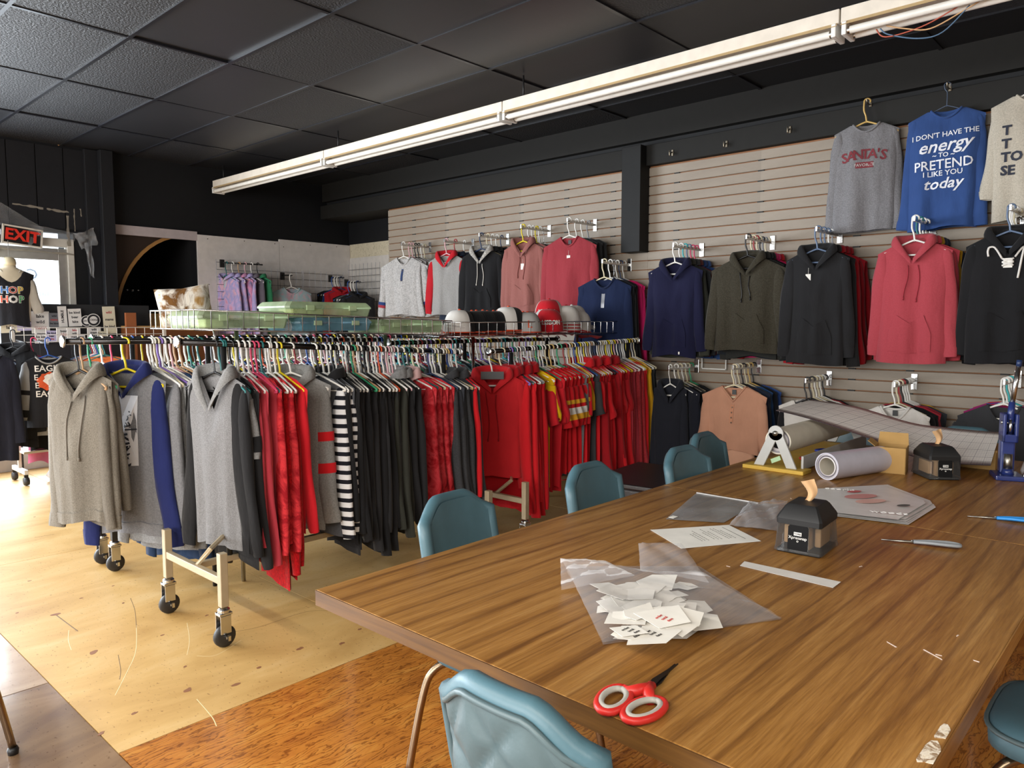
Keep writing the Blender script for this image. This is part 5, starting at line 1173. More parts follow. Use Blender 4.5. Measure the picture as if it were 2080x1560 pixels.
# edge lines placed at their own depths: front edge from the roll stand to the press, rear edge behind
Fp = [at(1576, 833, X=3.62), at(1650, 852, X=3.70), at(1760, 888, X=3.80), at(1850, 925, X=3.84), at(1930, 940, X=3.86), at(2012, 945, X=3.9)]
Bp = [at(1650, 812, X=4.02), at(1740, 826, X=4.08), at(1850, 858, X=4.16), at(1920, 868, X=4.2), at(1980, 874, X=4.22), at(2032, 878, X=4.24)]
Fs, Bs = smooth_path(Fp, 6), smooth_path(Bp, 6); n = len(Fs)
m = MB(); NVV = 9
vs = []; 
for layer in (0, 1):
    for i in range(n):
        for j in range(NVV): vs.append(Fs[i].lerp(Bs[i], j/(NVV-1))-mt.location+Vector((0, 0, .004*math.sin(math.pi*j/(NVV-1))-.0025*layer)))
fs = [(l*n*NVV+i*NVV+j, l*n*NVV+(i+1)*NVV+j, l*n*NVV+(i+1)*NVV+j+1, l*n*NVV+i*NVV+j+1) for l in (0, 1) for i in range(n-1) for j in range(NVV-1)]
for i in range(n-1):
    for j in (0, NVV-1): fs.append((i*NVV+j, (i+1)*NVV+j, n*NVV+(i+1)*NVV+j, n*NVV+i*NVV+j))
me = bpy.data.meshes.new('sheet'); me.from_pydata([tuple(v) for v in vs], [], fs); me.update(); uvl = me.uv_layers.new()
for lp in me.loops:
    k = lp.vertex_index % (n*NVV); uvl.data[lp.index].uv = (k//NVV/(n-1)*1.0, (k % NVV)/(NVV-1))
me.shade_smooth(); link('sheet', me, mat_paper(), mt)
dk = empty('desk_box', (4.16, .80, TZ), R(0), 'low tan cardboard box the ruler mat rests on', 'box')
MB().b2((-.10, -.13, 0), (.16, .13, .09)).build('box_body', CARD, dk, bevel=.003); MB().b2((-.105, -.135, .085), (.165, .135, .095)).build('box_lid', plain('a8814a', .8), dk)
# blue hand press
BLU = plain('26346f', .3, 0, .5, None, .3)
pr = empty('hand_press', on(2040, 975)+Vector((.05, .0, 0)), R(-70), 'cobalt blue cast-iron hand press with a long lever', 'press')
MB().b2((-.055, -.075, 0), (.055, .075, .022)).build('foot_plate', BLU, pr, bevel=.006)
MB().b2((-.028, .0, .02), (.028, .055, .20)).build('column', BLU, pr, bevel=.008)
MB().tube([(0, -.01, .04), (0, -.01, .11)], [.018, .016], 14).build('die', STEEL, pr, True)
MB().tube([(0, -.01, .02), (0, -.01, .045)], [.026, .02], 14).build('lower_die', BLU, pr, True)
hd = MB().b2((-.03, -.04, .165), (-.016, .05, .29)).b2((.016, -.04, .165), (.03, .05, .29)).b2((-.03, -.04, .165), (.03, .05, .20)).b2((-.03, .03, .2), (.03, .05, .29)).build('head', BLU, pr, bevel=.005)
MB().tube([(0, -.02, .20), (0, -.02, .265)], .009, 10).build('ram', CHROME, pr, True)
MB().tube([(-.034, -.01, .25), (.034, -.01, .25)], .008, 10).build('hinge_pin', STEEL, pr, True)
lv = MB().tube([(0, -.012, .25), (.006, .0, .34)], [.016, .013], 12).build('lever', BLU, pr, True)
MB().tube([(.006, 0, .335), (.026, .012, .50)], .0105, 12).build('lever_sleeve', CHROME, lv, True); MB().tube([(.026, .012, .498), (.028, .0135, .525)], .0115, 12).build('lever_grip', plain('22345c', .4), lv, True)
MB().box((.034, .03, .235), (.012, .04, .07)).build('red_cover', plain('8c2030', .4), pr, bevel=.004)
MB().tube([(.055, -.03, .02), (.075, -.03, .02)], .012, 8).build('clamp_screw', CHROME, pr, True)
gb = empty('grommet_bag', (3.98, .50, TZ), 0, 'clear bag of metal grommets beside the hand press', 'plastic bag'); 
MB().lathe([(0, 0), (.05, .0), (.062, .03), (.05, .07), (.02, .085), (.03, .10)], (0, 0, 0), 16).build('film', CB2, gb, True)
MB().lathe([(0, .002), (.046, .003), (.05, .025), (.03, .04), (0, .045)], (0, 0, 0), 14).build('grommets', plain('8a8577', .35, .8), gb, True)
# crumbs of paper on the table
rr = random.Random(21)
for (px, py, l) in ((1822, 1315, .03), (1875, 1320, .05), (1605, 1012, .015), (1750, 1150, .012), (1860, 1010, .02), (1475, 1150, .012), (1900, 1330, .012), (1945, 1290, .01), (1610, 1075, .01), (1990, 1345, .012)):
    q = on(px, py); c = MB().prism([(0, 0), (l, 0), (l*.9, .002), (0, .003)], .0008).build('paper_crumb', plain('e6d3c8', .8)); c.location = (q.x, q.y, TZ+.0002); c.rotation_euler = (0, 0, rr.random()*6)
    tag(c, 'tiny pale paper crumb lying on the work table', 'paper crumb', 'paper crumbs on the table')
# black storage boxes behind the chairs
BXM = plain('1c1518', .35)
for k in range(3):
    o = empty('storage_tote', (3.58+.02*k, 2.30-.01*k, .20*k), R(3*k), ['bottom', 'middle', 'top'][k]+' black lidded tote of the stack behind the blue chairs', 'storage box', 'stack of black totes')
    MB().b2((-.30, -.20, .0), (.30, .20, .165)).build('tote', BXM, o, bevel=.015); MB().b2((-.32, -.22, .165), (.32, .22, .195)).build('lid', BXM, o, bevel=.01)
# ================================================================== WIRE BASKETS ABOVE THE RACKS
def basket(x0, x1, y0, y1, z0, z1, label):
    """z0 floor height at x0, z1 at x1"""
    o = empty('wire_basket', (x0, y0, z0), 0, label, 'wire basket', 'wire baskets above the racks'); L, W, H = x1-x0, y1-y0, .095
    sl = (z1-z0)/L; P = lambda x, y, z: (x, y, z+sl*x)
    rim = MB()
    for z in (0, H):
        for a, b in (((0, 0), (L, 0)), ((L, 0), (L, W)), ((L, W), (0, W)), ((0, W), (0, 0))): rim.tube([P(*a, z), P(*b, z)], .0045, 6)
    rim.build('rim', CHROME, o, True)
    wires = MB(); n = int(L/.085)
    for i in range(n+1):
        x = L*i/n
        wires.tube([P(x, 0, H), P(x, 0, 0), P(x, W, 0), P(x, W, H)], .0028, 5)
    for i in range(1, 8):
        for x in (0, L): wires.tube([P(x, W*i/8, 0), P(x, W*i/8, H)], .0028, 5)
    wires.build('wires', CHROME, o)
    for x in (.12, L/2, L-.12):
        MB().tube([P(x, W*.5, -.003), P(x, W*.1, -.003), (x, W*.1-.02, sl*x-.06)], .004, 6).build('bracket', CHROME, o, True)
    for x in (.35, L-.35): MB().tube([(x, W*.5, -z0+.002), P(x, W*.5, -.004)], .012, 8).build('support_post', CHROME, o, True)
    return o
b1 = basket(1.66, 3.38, 3.64, 4.16, 1.422, 1.372, 'chrome wire basket holding green plastic cases above the front rack')
b2_ = basket(3.42, 5.34, 3.60, 4.08, 1.362, 1.372, 'chrome wire basket holding caps above the red rack')
def floor1(x): return 1.422+(1.372-1.422)*(x-1.66)/1.72
GRN = clear((.74, .90, .58), .25, .5); GRN2 = clear((.74, .90, .60), .25, .36)
def case(name, x0, x1, y0, y1, z, h, label, mat, inner):
    o = empty(name, ((x0+x1)/2, (y0+y1)/2, z), 0, label, 'plastic case', 'plastic cases in the basket'); a, b = (x1-x0)/2, (y1-y0)/2
    def ring(k, zz): return [Vector((sx*(a*k-(.02 if i else 0)), sy*(b*k-(0 if i else .02)), zz)) for sx, sy, i in ((-1, -1, 0), (-1, -1, 1), (1, -1, 1), (1, -1, 0), (1, 1, 0), (1, 1, 1), (-1, 1, 1), (-1, 1, 0))]
    MB().loft([ring(.95, 0), ring(.97, h*.15), ring(1.0, h*.58)]).build('case_body', mat, o)
    MB().loft([ring(1.02, h*.58), ring(1.02, h*.70), ring(.96, h*.92), ring(.93, h)]).build('lid', mat, o)
    for s in (-.5, .5): MB().box((a*s, -b-.004, h*.6), (.05, .01, h*.35)).build('latch', GRN if mat is not GRN else GRN2, o, bevel=.002)
    rr = random.Random(int(x0*100))
    for k in range(len(inner)):
        w_ = 2*a*.84/len(inner); xx = -a*.84+w_*(k+.5)
        MB().box((xx, rr.uniform(-.02, .02)-b*.45, h*.30), (w_*.9, b*.9, h*.45)).build('contents', inner[k], o, bevel=.004)
    return o
PATT = lambda *c: blotch(list(c), 40, 1)
case('plastic_case', 1.70, 2.20, 3.67, 4.05, floor1(1.70)+.003, .092, 'long green translucent case with sheets inside, left end of basket', GRN2, [plain('d5d8b0', .6), plain('5d6f4c', .6), plain('3a4a3c', .6), plain('c2c8a0', .6)])
BLUC = clear((.25, .5, .62), .25, .45)
case('plastic_case', 2.25, 2.76, 3.67, 4.02, floor1(2.25)+.003, .075, 'blue translucent case under the bead case', BLUC, [plain('66b7c4', .5), plain('2e6377', .5), plain('2b5468', .5)])
case('bead_case', 2.20, 2.77, 3.69, 4.02, floor1(2.25)+.082, .085, 'green translucent case of coloured beads stacked on top', GRN2, [PATT('d9cf60', 'e9e3b8', 'b8b04a'), PATT('a9b04a', 'd8d79a', '8c9a3c'), PATT('c2553a', 'dd8a5c', 'a83c2c'), PATT('d9b23c', 'e8d68a', 'b98a2c'), PATT('b3402c', '5c8a4a', 'd9c45c')])
case('plastic_case', 2.80, 3.34, 3.67, 4.02, floor1(2.8)+.003, .082, 'green translucent case at the right end of the basket', GRN2, [plain('c9d8b0', .6), plain('5a7a52', .6), plain('8fa878', .6)])
bt = MB().lathe([(0, 0), (.018, 0), (.02, .03), (.012, .05), (.012, .06), (0, .06)], (0, 0, 0), 12).build('clear_jar', clear((.9, .9, .92), .05, .2), None, True); bt.location = (2.222, 3.72, floor1(2.22)+.003); tag(bt, 'tiny clear jar between the green and blue cases', 'jar')
# sequin pillow
pw = empty('sequin_pillow', (1.80, 4.02, floor1(1.8)+.02), R(-20), 'brown and white sequin throw pillow standing in the basket', 'pillow')
def pil(u, v, s):
    x = -.13+.26*u; z = .26*v; e = (1-(2*u-1)**4)*(1-(2*v-1)**4); c = 1+.06*abs(2*u-1)*abs(2*v-1); return Vector((x*c, s*.06*e**.6, z*c*.8))
m = MB(); [m.grid(lambda u, v, s=s: pil(u, v, s), 15, 15) for s in (-1, 1)]
m.build('cushion', blotch(['8a6238', '6d4a26', 'e6e0d6', 'b08b56', '7a552e'], 7, 1), pw, True); pw.rotation_euler = (R(-14), R(-8), R(-25))
# ---- caps
def cap_me():
    out = {}
    def dome(a, e, k=1): r = .09*math.cos(e)**.55; return Vector((r*math.cos(a)*.95, r*math.sin(a)*1.08, .125*math.sin(e)**.9*k))
    def part(a0, a1, nn):
        return MB().grid(lambda u, v: dome(a0+(a1-a0)*u, R(1)+R(88.5)*v), nn, 10)
    out['front_panel'] = part(R(-90-62), R(-90+62), 13).mesh('front_panel', True); out['back_panel'] = part(R(-28), R(208), 22).mesh('back_panel', True)
    def brim(u, v):
        a = R(-90-60+120*u); r0 = dome(a, R(1)); k = v; q = Vector((r0.x*(1+.12*k), r0.y-.085*k*math.cos((u-.5)*2.2)**.5, -.004+.004*k)); q.z -= .022*abs(2*u-1)**2*(.4+.6*k); return q
    m = MB(); m.grid(brim, 15, 6); m.grid(lambda u, v: brim(u, v)+Vector((0, 0, -.004)), 15, 6); out['brim'] = m.mesh('brim', True)
    out['button'] = MB().lathe([(0, 0), (.009, 0), (.007, .006), (0, .008)], (0, 0, .124), 10).mesh('button', True)
    out['band'] = MB().tube([dome(2*math.pi*k/30, R(3))+Vector((0, 0, -.002)) for k in range(31)], .004, 6).mesh('band', True)
    return out
CAPM = cap_me()
def cap(p, rot, fm, bm_, brm, label, group, text_=None, tm=None, sc=1.0):
    o = empty('baseball_cap', p, 0, label, 'cap', group); o.rotation_euler = rot; o.scale = (sc*1.3,)*3
    for n, mt_ in (('front_panel', fm), ('back_panel', bm_), ('brim', brm), ('button', brm), ('band', brm)): link(n, CAPM[n], mt_, o)
    if text_:
        me = text_mesh(text_, .033 if len(text_) > 2 else .06, extrude=.0015, bold=.001)
        for v in me.vertices:
            a = R(-90)+v.co.x/.088; z = .052+v.co.y; e = math.asin(min(.99, max(0.02, (z/.125))**(1/.9))); r = .09*math.cos(e)**.55+.002+v.co.z
            v.co = (r*math.cos(a)*.95, r*math.sin(a)*1.08, z)
        link('embroidery', me, tm, o)
    return o
WH, BKc, ORc, RDc, GYc = F('e6e2dc'), F('17171a'), F('d9502c'), F('c81f2a'), F('b3b1ae')
CB_ = 1.370; grp = 'caps in the wire basket'
ORL = plain('d0522a', .6)
cap((3.60, 3.80, CB_+.01), (0, 0, R(-60)), WH, BKc, ORc, 'white-fronted black cap with orange brim at the left end of the caps', grp, None)
for k in range(6): cap((3.72+.055*k, 3.80+.01*(k % 2), CB_+.012+.002*(k % 3)), (0, 0, R(-95)), BKc, BKc, ORc, 'black cap with orange brim in the nested row of caps', 'nested black caps', None, None, .96)
cap((4.08, 3.78, CB_+.02), (R(0), R(0), R(-75)), WH, BKc, ORc, 'tall white-fronted cap with a dark letter, middle of the caps', grp, 'F', plain('3a2a20', .6), 1.12)
cap((4.20, 3.70, CB_+.008), (0, 0, R(-40)), GYc, BKc, ORc, 'grey-fronted cap with an orange letter L', grp, 'L', ORL, .95)
for k in range(4): cap((4.30+.055*k, 3.93, CB_+.012), (0, 0, R(-95)), BKc, BKc, ORc, 'black cap with orange brim behind the red cap', 'black caps behind the red cap', None, None, .96)
cap((4.46, 3.72, CB_+.012), (0, 0, R(-38)), RDc, WH, RDc, 'red and white cap reading LISBON facing the front', grp, 'LISBON', plain('f0eee8', .6), 1.1)
for k in range(3): cap((4.74, 3.76, CB_+.012+.024*k), (0, 0, R(150+4*k)), WH if k < 2 else RDc, WH, RDc, ['bottom white cap of the stack of three', 'middle white cap of the stack of three', 'red-fronted cap on top of the white stack'][k], grp, None)
cap((4.62, 3.84, CB_+.10), (R(0), R(0), R(-60)), RDc, WH, RDc, 'red and white cap reading LISBON lying highest on the pile', grp, 'LISBON', plain('f0eee8', .6), 1.05)
cap((4.90, 3.80, CB_+.012), (R(8), 0, R(70)), WH, WH, RDc, 'plain white cap lying at the right end of the caps', grp, None, None, 1.1)
cap((4.93, 3.84, CB_+.05), (R(-6), 0, R(95)), WH, WH, WH, 'crumpled white cap tossed over the white stack', grp, None, None, 1.1)
# ================================================================== GRID PANELS ON THE BACK WALL
WIRE = plain('55565a', .4, .8)
def grid_panel(name, o_, ux, L, H, label, mat=WIRE, step=.085, r=.0025):
    o = empty(name, o_, 0, label, 'gridwall', 'wire grids on the back wall'); m = MB(); U = Vector(ux)
    for i in range(int(L/step)+1): m.tube([U*(i*step), U*(i*step)+Vector((0, 0, H))], r, 4)
    for j in range(int(H/step)+1): m.tube([Vector((0, 0, j*step)), U*(int(L/step)*step)+Vector((0, 0, j*step))], r, 4)
    m.build('grid_wires', mat, o); return o
grid_panel('gridwall_display', (4.10, 8.38, 1.05), (1, 0, 0), .46, 1.14, 'narrow wire grid panel behind the tie-dye hoodies, left one')
grid_panel('gridwall_display', (4.55, 8.40, .98), (1, 0, 0), .70, 1.14, 'wire grid panel behind the large pastel sweatshirt')
grid_panel('gridwall_display', (5.25, 8.40, .98), (1, 0, 0), .62, 1.14, 'wire grid panel behind the red hooded jacket')
grid_panel('gridwall_display', (5.93, 8.40, 1.05), (0, -1, 0), .72, 1.18, 'wire grid panel standing on the right return wall')
td1 = blotch(['d996b0', 'd3afd6', '9f9fd3', 'e3b0c4', 'a6cfda'], 4, 1.5); td2 = blotch(['8c5f9c', 'd88fb0', '6f6f9c', 'a9b9dd'], 4, 1.5); td3 = blotch(['b7a7b3', 'c9bcc4', '9fc1c9', 'd1a9b8', 'a3a0a8'], 4, 1.5)
def bar(name, p, dx, dy, label):
    o = empty('display_arm', p, 0, label, 'display bar', 'arms on the wire grids'); MB().box((0, 0, 0), (.02 if dy == 0 else .05, .05 if dy == 0 else .02, .09)).build('clip', BLACK_P, o); MB().tube([(0, 0, .01), (dx, dy, .0)], .008, 8).build('arm', BLACK_P, o, True); return o
bar('a', (4.16, 8.36, 2.14), .42, -.16, 'black display arm carrying the tie-dye hoodies')
for i in range(6):
    mt_ = [F('2f7a55'), F('6a6470'), td1, td2, td1, td1][i]
    p = Vector((4.53-.065*i, 8.22+.025*i, 2.145)); yw = R(gr.uniform(-14, 14))
    packed('hoodie', p, R(-78)+yw*.4, mt_, ['front pink and purple tie-dye hoodie on the back grid', 'green top at the back of the tie-dye row', 'pink tie-dye hoodie in the row on the back grid', 'purple tie-dye hoodie in the row on the back grid', 'pink tie-dye hoodie in the row on the back grid', 'dusty grey purple hoodie in the tie-dye row'][0 if i == 5 else 1 if i == 0 else 2 + i % 3], 'hoodie', 'tie-dye hoodies on the back grid', 'long', True, i, 1.0)
    hanger(p, R(-78)+yw*.4, ['black', 'white', 'rose', 'tan', 'white', 'teal'][i], 'on the arm of the tie-dye hoodies', 'hangers of the tie-dye hoodies')
bar('a', (4.93, 8.36, 2.03), 0, -.22, 'black display arm carrying the pastel sweatshirt')
p = Vector((4.93, 8.16, 2.03)); g = GP(.25, .70, .07, .25, .10, .07, .02, 3.3)
face_garment('sweatshirt', p, R(-12), g, td3, 'large pastel grey tie-dye sweatshirt on the back grid', 'sweatshirt', slen=.62); hanger(p, R(-12), 'white', 'holding the pastel tie-dye sweatshirt', None)
for nm, cx_, cy_, cz_, cols, lab in (('a', 5.62, 8.36, 2.03, [blk2, blk2, F('233a78'), F('a81c26')], ['black jacket behind the red hooded jacket', 'black jacket behind the red hooded jacket', 'blue jacket behind the red hooded jacket', 'red hooded jacket on the back grid']), ('b', 5.60, 7.98, 1.96, [blk, F('55565a'), blk, blk2], ['black jacket with grey one on the right grid', 'grey jacket on the right wire grid', 'black jacket with grey one on the right grid', 'front black jacket on the right wire grid'])):
    bar(nm, (cx_, cy_, cz_), 0 if nm == 'a' else -.0, -.3, 'black display arm carrying '+('the red hooded jacket' if nm == 'a' else 'the black jackets'))
    for i, (mt_, lb) in enumerate(zip(cols, lab)):
        p = Vector((cx_, cy_-.06-.06*i, cz_)); yw = R(-25+gr.uniform(-8, 8)); packed('jacket', p, yw, mt_, lb, 'jacket', 'jackets on the back grids', 'long', i == 3, i, .95)
        hanger(p, yw, ['blue', 'white', 'white', 'navy'][i], 'holding '+('jackets near the red one' if nm == 'a' else 'jackets on the right grid'), 'hangers of the back jackets')
# ================================================================== LEFT RACK BY THE DOOR
WG = plain('d8d0c4', .45)
lr = empty('grid_rack', (1.93, 7.86, 0), 0, 'white rolling grid rack by the exit door', 'clothes rack')
m = MB()
for i in range(16): m.tube([(i*.088, 0, 1.28), (i*.088, 0, 1.41)], .003, 4)
for z in (1.28, 1.345, 1.41): m.tube([(0, 0, z), (1.34, 0, z)], .004, 5)
m.build('top_grid', WG, lr)
for x in (0, 1.34):
    MB().b2((x-.014, -.014, .10), (x+.014, .014, 1.42)).build('upright', WG, lr, bevel=.003)
    MB().b2((x-.016, -.2, .10), (x+.016, .2, .14)).build('foot_bar', WG, lr, bevel=.003)
    for s in (-1, 1):
        c = MB().b2((x-.015, s*.18-.012, .07), (x+.015, s*.18+.012, .1)).build('caster', BLACK_P, lr); MB().lathe([(0, -.02), (.035, -.02), (.04, 0), (.035, .02), (0, .02)], (x, s*.18, .04), 16, 'X').build('wheel', RUB, c, True)
MB().b2((0, -.15, .28), (1.34, .15, .30)).build('shelf', WG, lr)
MB().tube([(.16, -.02, 1.30), (.16, -.44, 1.27)], .008, 8).build('arm', BLACK_P, lr, True); MB().tube([(.02, -.02, 1.30), (.02, -.3, 1.28)], .008, 8).build('arm', BLACK_P, lr, True); MB().tube([(.62, -.02, 1.28), (.62, -.42, 1.26)], .008, 8).build('arm', BLACK_P, lr, True)
g = GP(.21, .62, .05, .20, .10, .06, .014, 4); p = Vector((2.09, 7.45, 1.31))
t = face_garment('raglan_shirt', p, R(-10), g, F('232326'), 'black shirt with grey raglan sleeves printed EAGLES', 'shirt', smat=F('8f8f8f'), stripe=[(.60, .66, blk), (.80, .92, blk)], slen=.50, out=.04, hmat=F('9a9a9a'), waist=False)
EW = plain('e8e4de', .8); put_print(g, t, [('EAGLES', .01, -.255, .075, EW, dict(bold=.0012)), ('E', -.105, -.33, .07, EW, {}), ('E', -.10, -.40, .07, EW, {}), ('S', .115, -.36, .07, EW, {}), ('EAGLES', .01, -.475, .075, EW, dict(bold=.0012))])
print_shape(g, t, [(.10*math.cos(a)*(1+.08*math.sin(7*a)), -.365+.078*math.sin(a)*(1+.1*math.sin(9*a))) for a in [2*math.pi*k/36 for k in range(36)]], plain('d2552a', .8), .003)
print_shape(g, t, [(.02+.07*math.cos(a)*(1+.12*math.sin(8*a)), -.35+.055*math.sin(a)*(1+.12*math.sin(9*a))) for a in [2*math.pi*k/36 for k in range(36)]], plain('e9e5df', .8), .0045)
hanger(p, R(-10), 'blue', 'holding the EAGLES shirt', None)
p = Vector((2.02, 7.6, 1.31)); g = GP(.22, .70, .05, .22, .09, .06, .014, 5)
face_garment('sweatshirt', p, R(-14), g, F('8b867f', .2), 'taupe grey sweatshirt hanging behind the EAGLES shirt', 'sweatshirt', slen=.56); hanger(p, R(-14), 'pink', 'holding the taupe sweatshirt', None)
p = Vector((1.88, 7.66, 1.38)); g = GP(.18, .86, .06, .19, .09, .06, .014, 8)
face_garment('hoodie', p, R(-40), g, blk, 'black hoodie with its hood up at the end of the white grid rack', 'hoodie', hood=True, slen=.7); hanger(p, R(-40), 'black', 'holding the black hoodie by the door', None)
p = Vector((1.66, 7.5, 1.33)); g = GP(.20, .9, .05, .2, .09, .06, .014, 6)
face_garment('sweatshirt', p, R(-30), g, F('1c1d28'), 'dark garment cut by the left edge of the photo', 'sweatshirt', slen=.7); hanger(p, R(-30), 'slate', 'holding the dark garment at the left edge', None)
for i in range(9):
    x = 2.55; p = Vector((2.55, 7.80-.045*i, 1.30)); yw = R(-15+gr.uniform(-8, 8)); mt_ = [F('5a6a86', .2), F('9aa3b5', .3), F('d98a5c'), F('7a7f88', .3), F('e0a07a'), F('8a94a8', .3), F('c9c3bb'), F('a23d34'), F('e07a48')][i]
    packed('t_shirt', p, yw, mt_, ['denim blue', 'pale blue', 'orange', 'grey', 'peach', 'blue grey', 'cream', 'rust red', 'bright orange'][i]+' tee on the arm of the white grid rack', 't-shirt', 'tees on the white grid rack', 'short', False, i % 6, .95); hanger(p, yw, ['teal', 'red', 'white', 'rose', 'blue', 'green', 'white', 'tan', 'teal'][i], 'on the arm of the white grid rack', 'hangers of the white grid rack')
# low hung black and pink skirts on its lower bar
for nm, x0, x1, y, zt, zb, mt_, lb in (('ruffled_skirt', 1.99, 2.50, 7.72, .66, .30, F('131316'), 'black skirt with a scalloped ruffle hem hanging low on the white rack'), ('pink_skirt', 1.98, 2.52, 7.78, .62, .18, F('cf6f8f'), 'pink layered skirt showing under the black one')):
    o = empty(nm, ((x0+x1)/2, y, 0), 0, lb, 'skirt', 'skirts low on the white rack'); hw_ = (x1-x0)/2
    m = MB(); [m.grid(lambda u, v, s=s: Vector((hw_*(-1+2*u)*(.92+.1*v), s*.04*math.sqrt(max(0, 1-(2*u-1)**2))+.014*math.sin(16*u)*v*s, zt+(zb-zt)*v+.045*v*abs(math.sin(9*u))-.05*v*math.sin(math.pi*u))), 41, 9) for s in (-1, 1)]
    m.build('skirt_panel', mt_, o, True)
    MB().b2((-hw_*.92, -.012, zt-.012), (hw_*.92, .012, zt+.012)).build('waistband', mt_, o, bevel=.004); MB().tube([(-hw_*.5, 0, zt), (-hw_*.5, .06 if nm[0] == 'r' else 0, 1.28)], .0015, 4).build('hanging_loop', BLACK_P, o); MB().tube([(hw_*.5, 0, zt), (hw_*.5, .06 if nm[0] == 'r' else 0, 1.28)], .0015, 4).build('hanging_loop', BLACK_P, o)
pb = empty('plastic_bag', (2.45, 7.75, 0), 0, 'white plastic bag bundle on the floor under the white rack', 'bag')
m = MB(); m.lathe([(0, 0), (.2, 0), (.24, .05), (.2, .12), (.1, .16), (0, .17)], (0, 0, 0), 22); m.v = [(x*1.5*(1+.08*math.sin(9*z*20+x*13)), y*.6, z*(1+.15*math.sin(x*17+y*11))) for x, y, z in m.v]; m.build('film', plain('d6d3d6', .35), pb, True)
# ---- decal sheets pinned on a black display panel by the door
DP = MB().b2((0, 0, 0), (1.36, .02, .62)).build('decal_board', plain('232427', .7)); DP.location = (1.95, 8.33, 1.02); tag(DP, 'black display board covered with decal sheets beside the door', 'display board')
for s in (.1, 1.2): MB().b2((s, .0, -1.02), (s+.03, .02, 0)).build('leg', BLACK_P, DP)
DEC = [(20, 655, 34, 42, 'cream'), (55, 652, 38, 40, 'lilac'), (82, 655, 34, 46, 'white'), (110, 650, 20, 30, 'grey'), (127, 643, 17, 44, 'white'), (152, 645, 26, 38, 'white'), (176, 652, 24, 26, 'round'), (190, 650, 28, 26, 'round'), (222, 650, 26, 60, 'cream'), (85, 685, 26, 26, 'white'), (105, 683, 20, 24, 'lilac'), (130, 680, 26, 28, 'white'), (152, 678, 22, 28, 'white'), (192, 676, 26, 26, 'white'), (165, 690, 16, 22, 'white'), (210, 684, 20, 24, 'cream')]
LABD = {'cream': 'cream decal sheet', 'lilac': 'lilac decal sheet', 'white': 'white decal sheet with black design', 'grey': 'small grey decal sheet', 'round': 'round white decal with black ring design'}
rr = random.Random(31); cnt = {}
where_ = ['under the HOP shirt at far left', 'right of the first cream sheet', 'below the window number', 'at the board middle', 'tall one with stacked letters', 'with a bear-like black shape', 'left one of the overlapping pair', 'right one of the overlapping pair', 'tallest, beside the brown counter', 'in the lower row, first', 'in the lower row, second', 'in the lower row, third', 'in the lower row, fourth', 'in the lower row below the round ones', 'in the lower row near the green hanger', 'in the lower row at its right end']
DKI = plain('26262a', .8); REDD = plain('b4464a', .8)
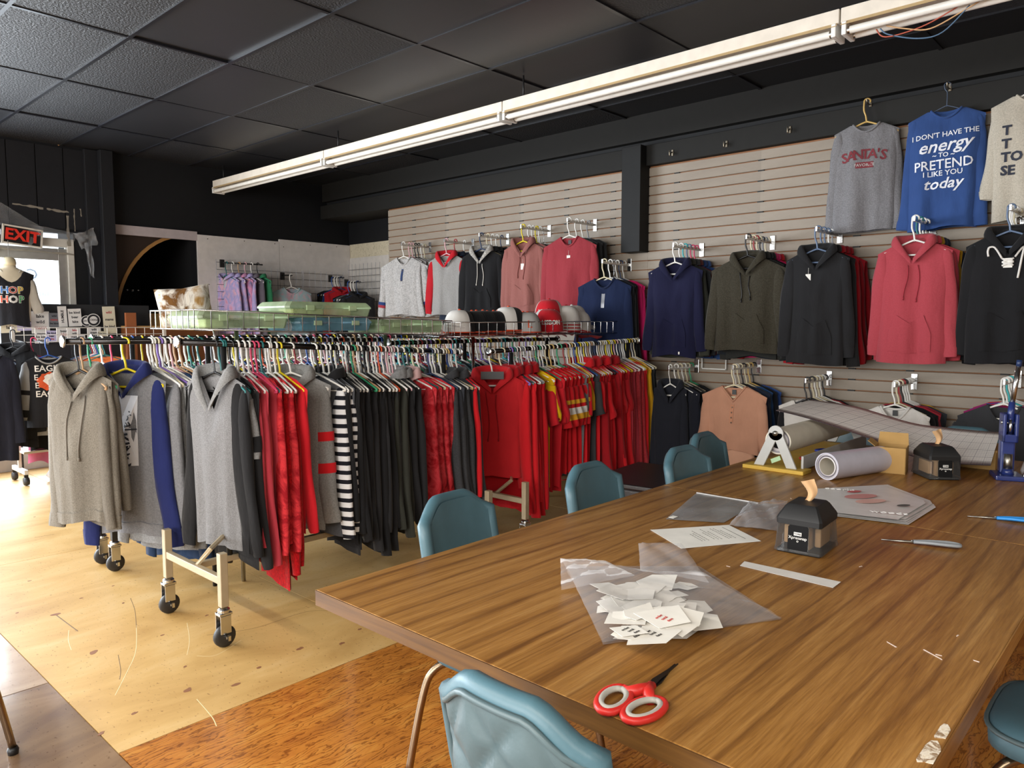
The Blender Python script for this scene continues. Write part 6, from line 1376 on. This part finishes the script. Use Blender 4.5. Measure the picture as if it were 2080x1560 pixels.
for i, (px, py, w_, h_, k) in enumerate(DEC):
    q = at(px, py, Y=8.30-.003*i); sc = .0046; W, Hh = w_*sc, h_*sc
    o = empty('decal_sheet', q, 0, LABD[k]+' '+where_[i], 'decal', 'decal sheets on the display board'); o.rotation_euler = (0, R(rr.uniform(-3, 3)), 0)
    mt_ = {'cream': plain('e3dcc2', .6), 'lilac': plain('c4bede', .6), 'white': plain('e6e3de', .6), 'grey': plain('6f7176', .6), 'round': plain('e6e3de', .6)}[k]
    if k == 'round':
        MB().lathe([(0, 0), (W*.5, 0), (W*.5, .002), (0, .002)], (0, 0, 0), 24, 'Y').build('card', mt_, o)
        MB().loft([[Vector((r_*math.cos(a), -.001, r_*math.sin(a))) for a in [2*math.pi*t_/28 for t_ in range(28)]] for r_ in (W*.44, W*.30)], True, False).build('ring_print', DKI, o); text('lettering', 'LODGE', W*.2, frame((0, -.002, 0), (1, 0, 0), (0, 0, 1)), DKI, o)
    else:
        MB().box((0, 0, 0), (W, .002, Hh)).build('card', mt_, o)
        if k == 'white' and h_ > 40 and w_ < 20: text('lettering', 'HUMBLE', W*.42, frame((0, -.0015, .0), (0, 0, 1), (-1, 0, 0)), DKI, o, bold=.001)
        else:
            for j in range(3): text('print', ['be kind', 'bear', 'lake', 'wild', 'mama'][(i+j) % 5], W*.28, frame((0, -.0015, Hh*(.28-.26*j)), (1, 0, 0), (0, 0, 1)), DKI if (i+j) % 4 else REDD, o, bold=.0008)
# ---- half mannequin in the HOP shirt hanging in front of the door glass
mq = empty('torso_form', (2.02, 8.22, 1.50), R(-4), 'cream half-torso shirt form hanging in front of the door glass', 'mannequin')
m = MB(); m.loft([[Vector((w_*math.cos(a), d_*math.sin(a), z)) for a in [2*math.pi*k/24 for k in range(24)]] for w_, d_, z in ((.15, .06, -.03), (.16, .07, .12), (.17, .075, .25), (.18, .065, .37), (.12, .05, .44), (.055, .045, .47), (.05, .045, .50))]); m.build('form', plain('d8cdb4', .5), mq, True)
MB().lathe([(0, 0), (.055, 0), (.058, .02), (.05, .06), (.03, .075), (0, .08)], (0, 0, .49), 20).build('neck_cap', plain('d8cba8', .5), mq, True); MB().tube([(0, 0, .56), (0, 0, .72)], .003, 5).build('hanging_wire', STEEL, mq)
g = GP(.185, .52, .09, .165, .08, .06, .006, 2, .45, -.0)
t = face_garment('raglan_shirt', (2.02, 8.21, 1.955), R(-4), g, F('26262a'), 'black HOP shirt with cream sleeves on the torso form', 'shirt', smat=F('c9c2b4'), slen=.36, out=.06, waist=False, cuffs=False, hmat=F('c9c2b4'))
for (body, x, z, c) in (('H', -.065, -.20, '3f7fc9'), ('O', .0, -.20, 'c9584a'), ('P', .06, -.20, 'd9b83c'), ('H', -.07, -.285, 'd9604a'), ('O', .0, -.285, 'dcdad6'), ('P', .065, -.285, '3f9a5c')): put_print(g, t, [(body, x, z, .09, plain('e9e6e0', .8), dict(bold=.005, off=.002)), (body, x, z, .09, plain(c, .8), dict(bold=.001, off=.005))])
bpy.data.scenes.remove(TSC)
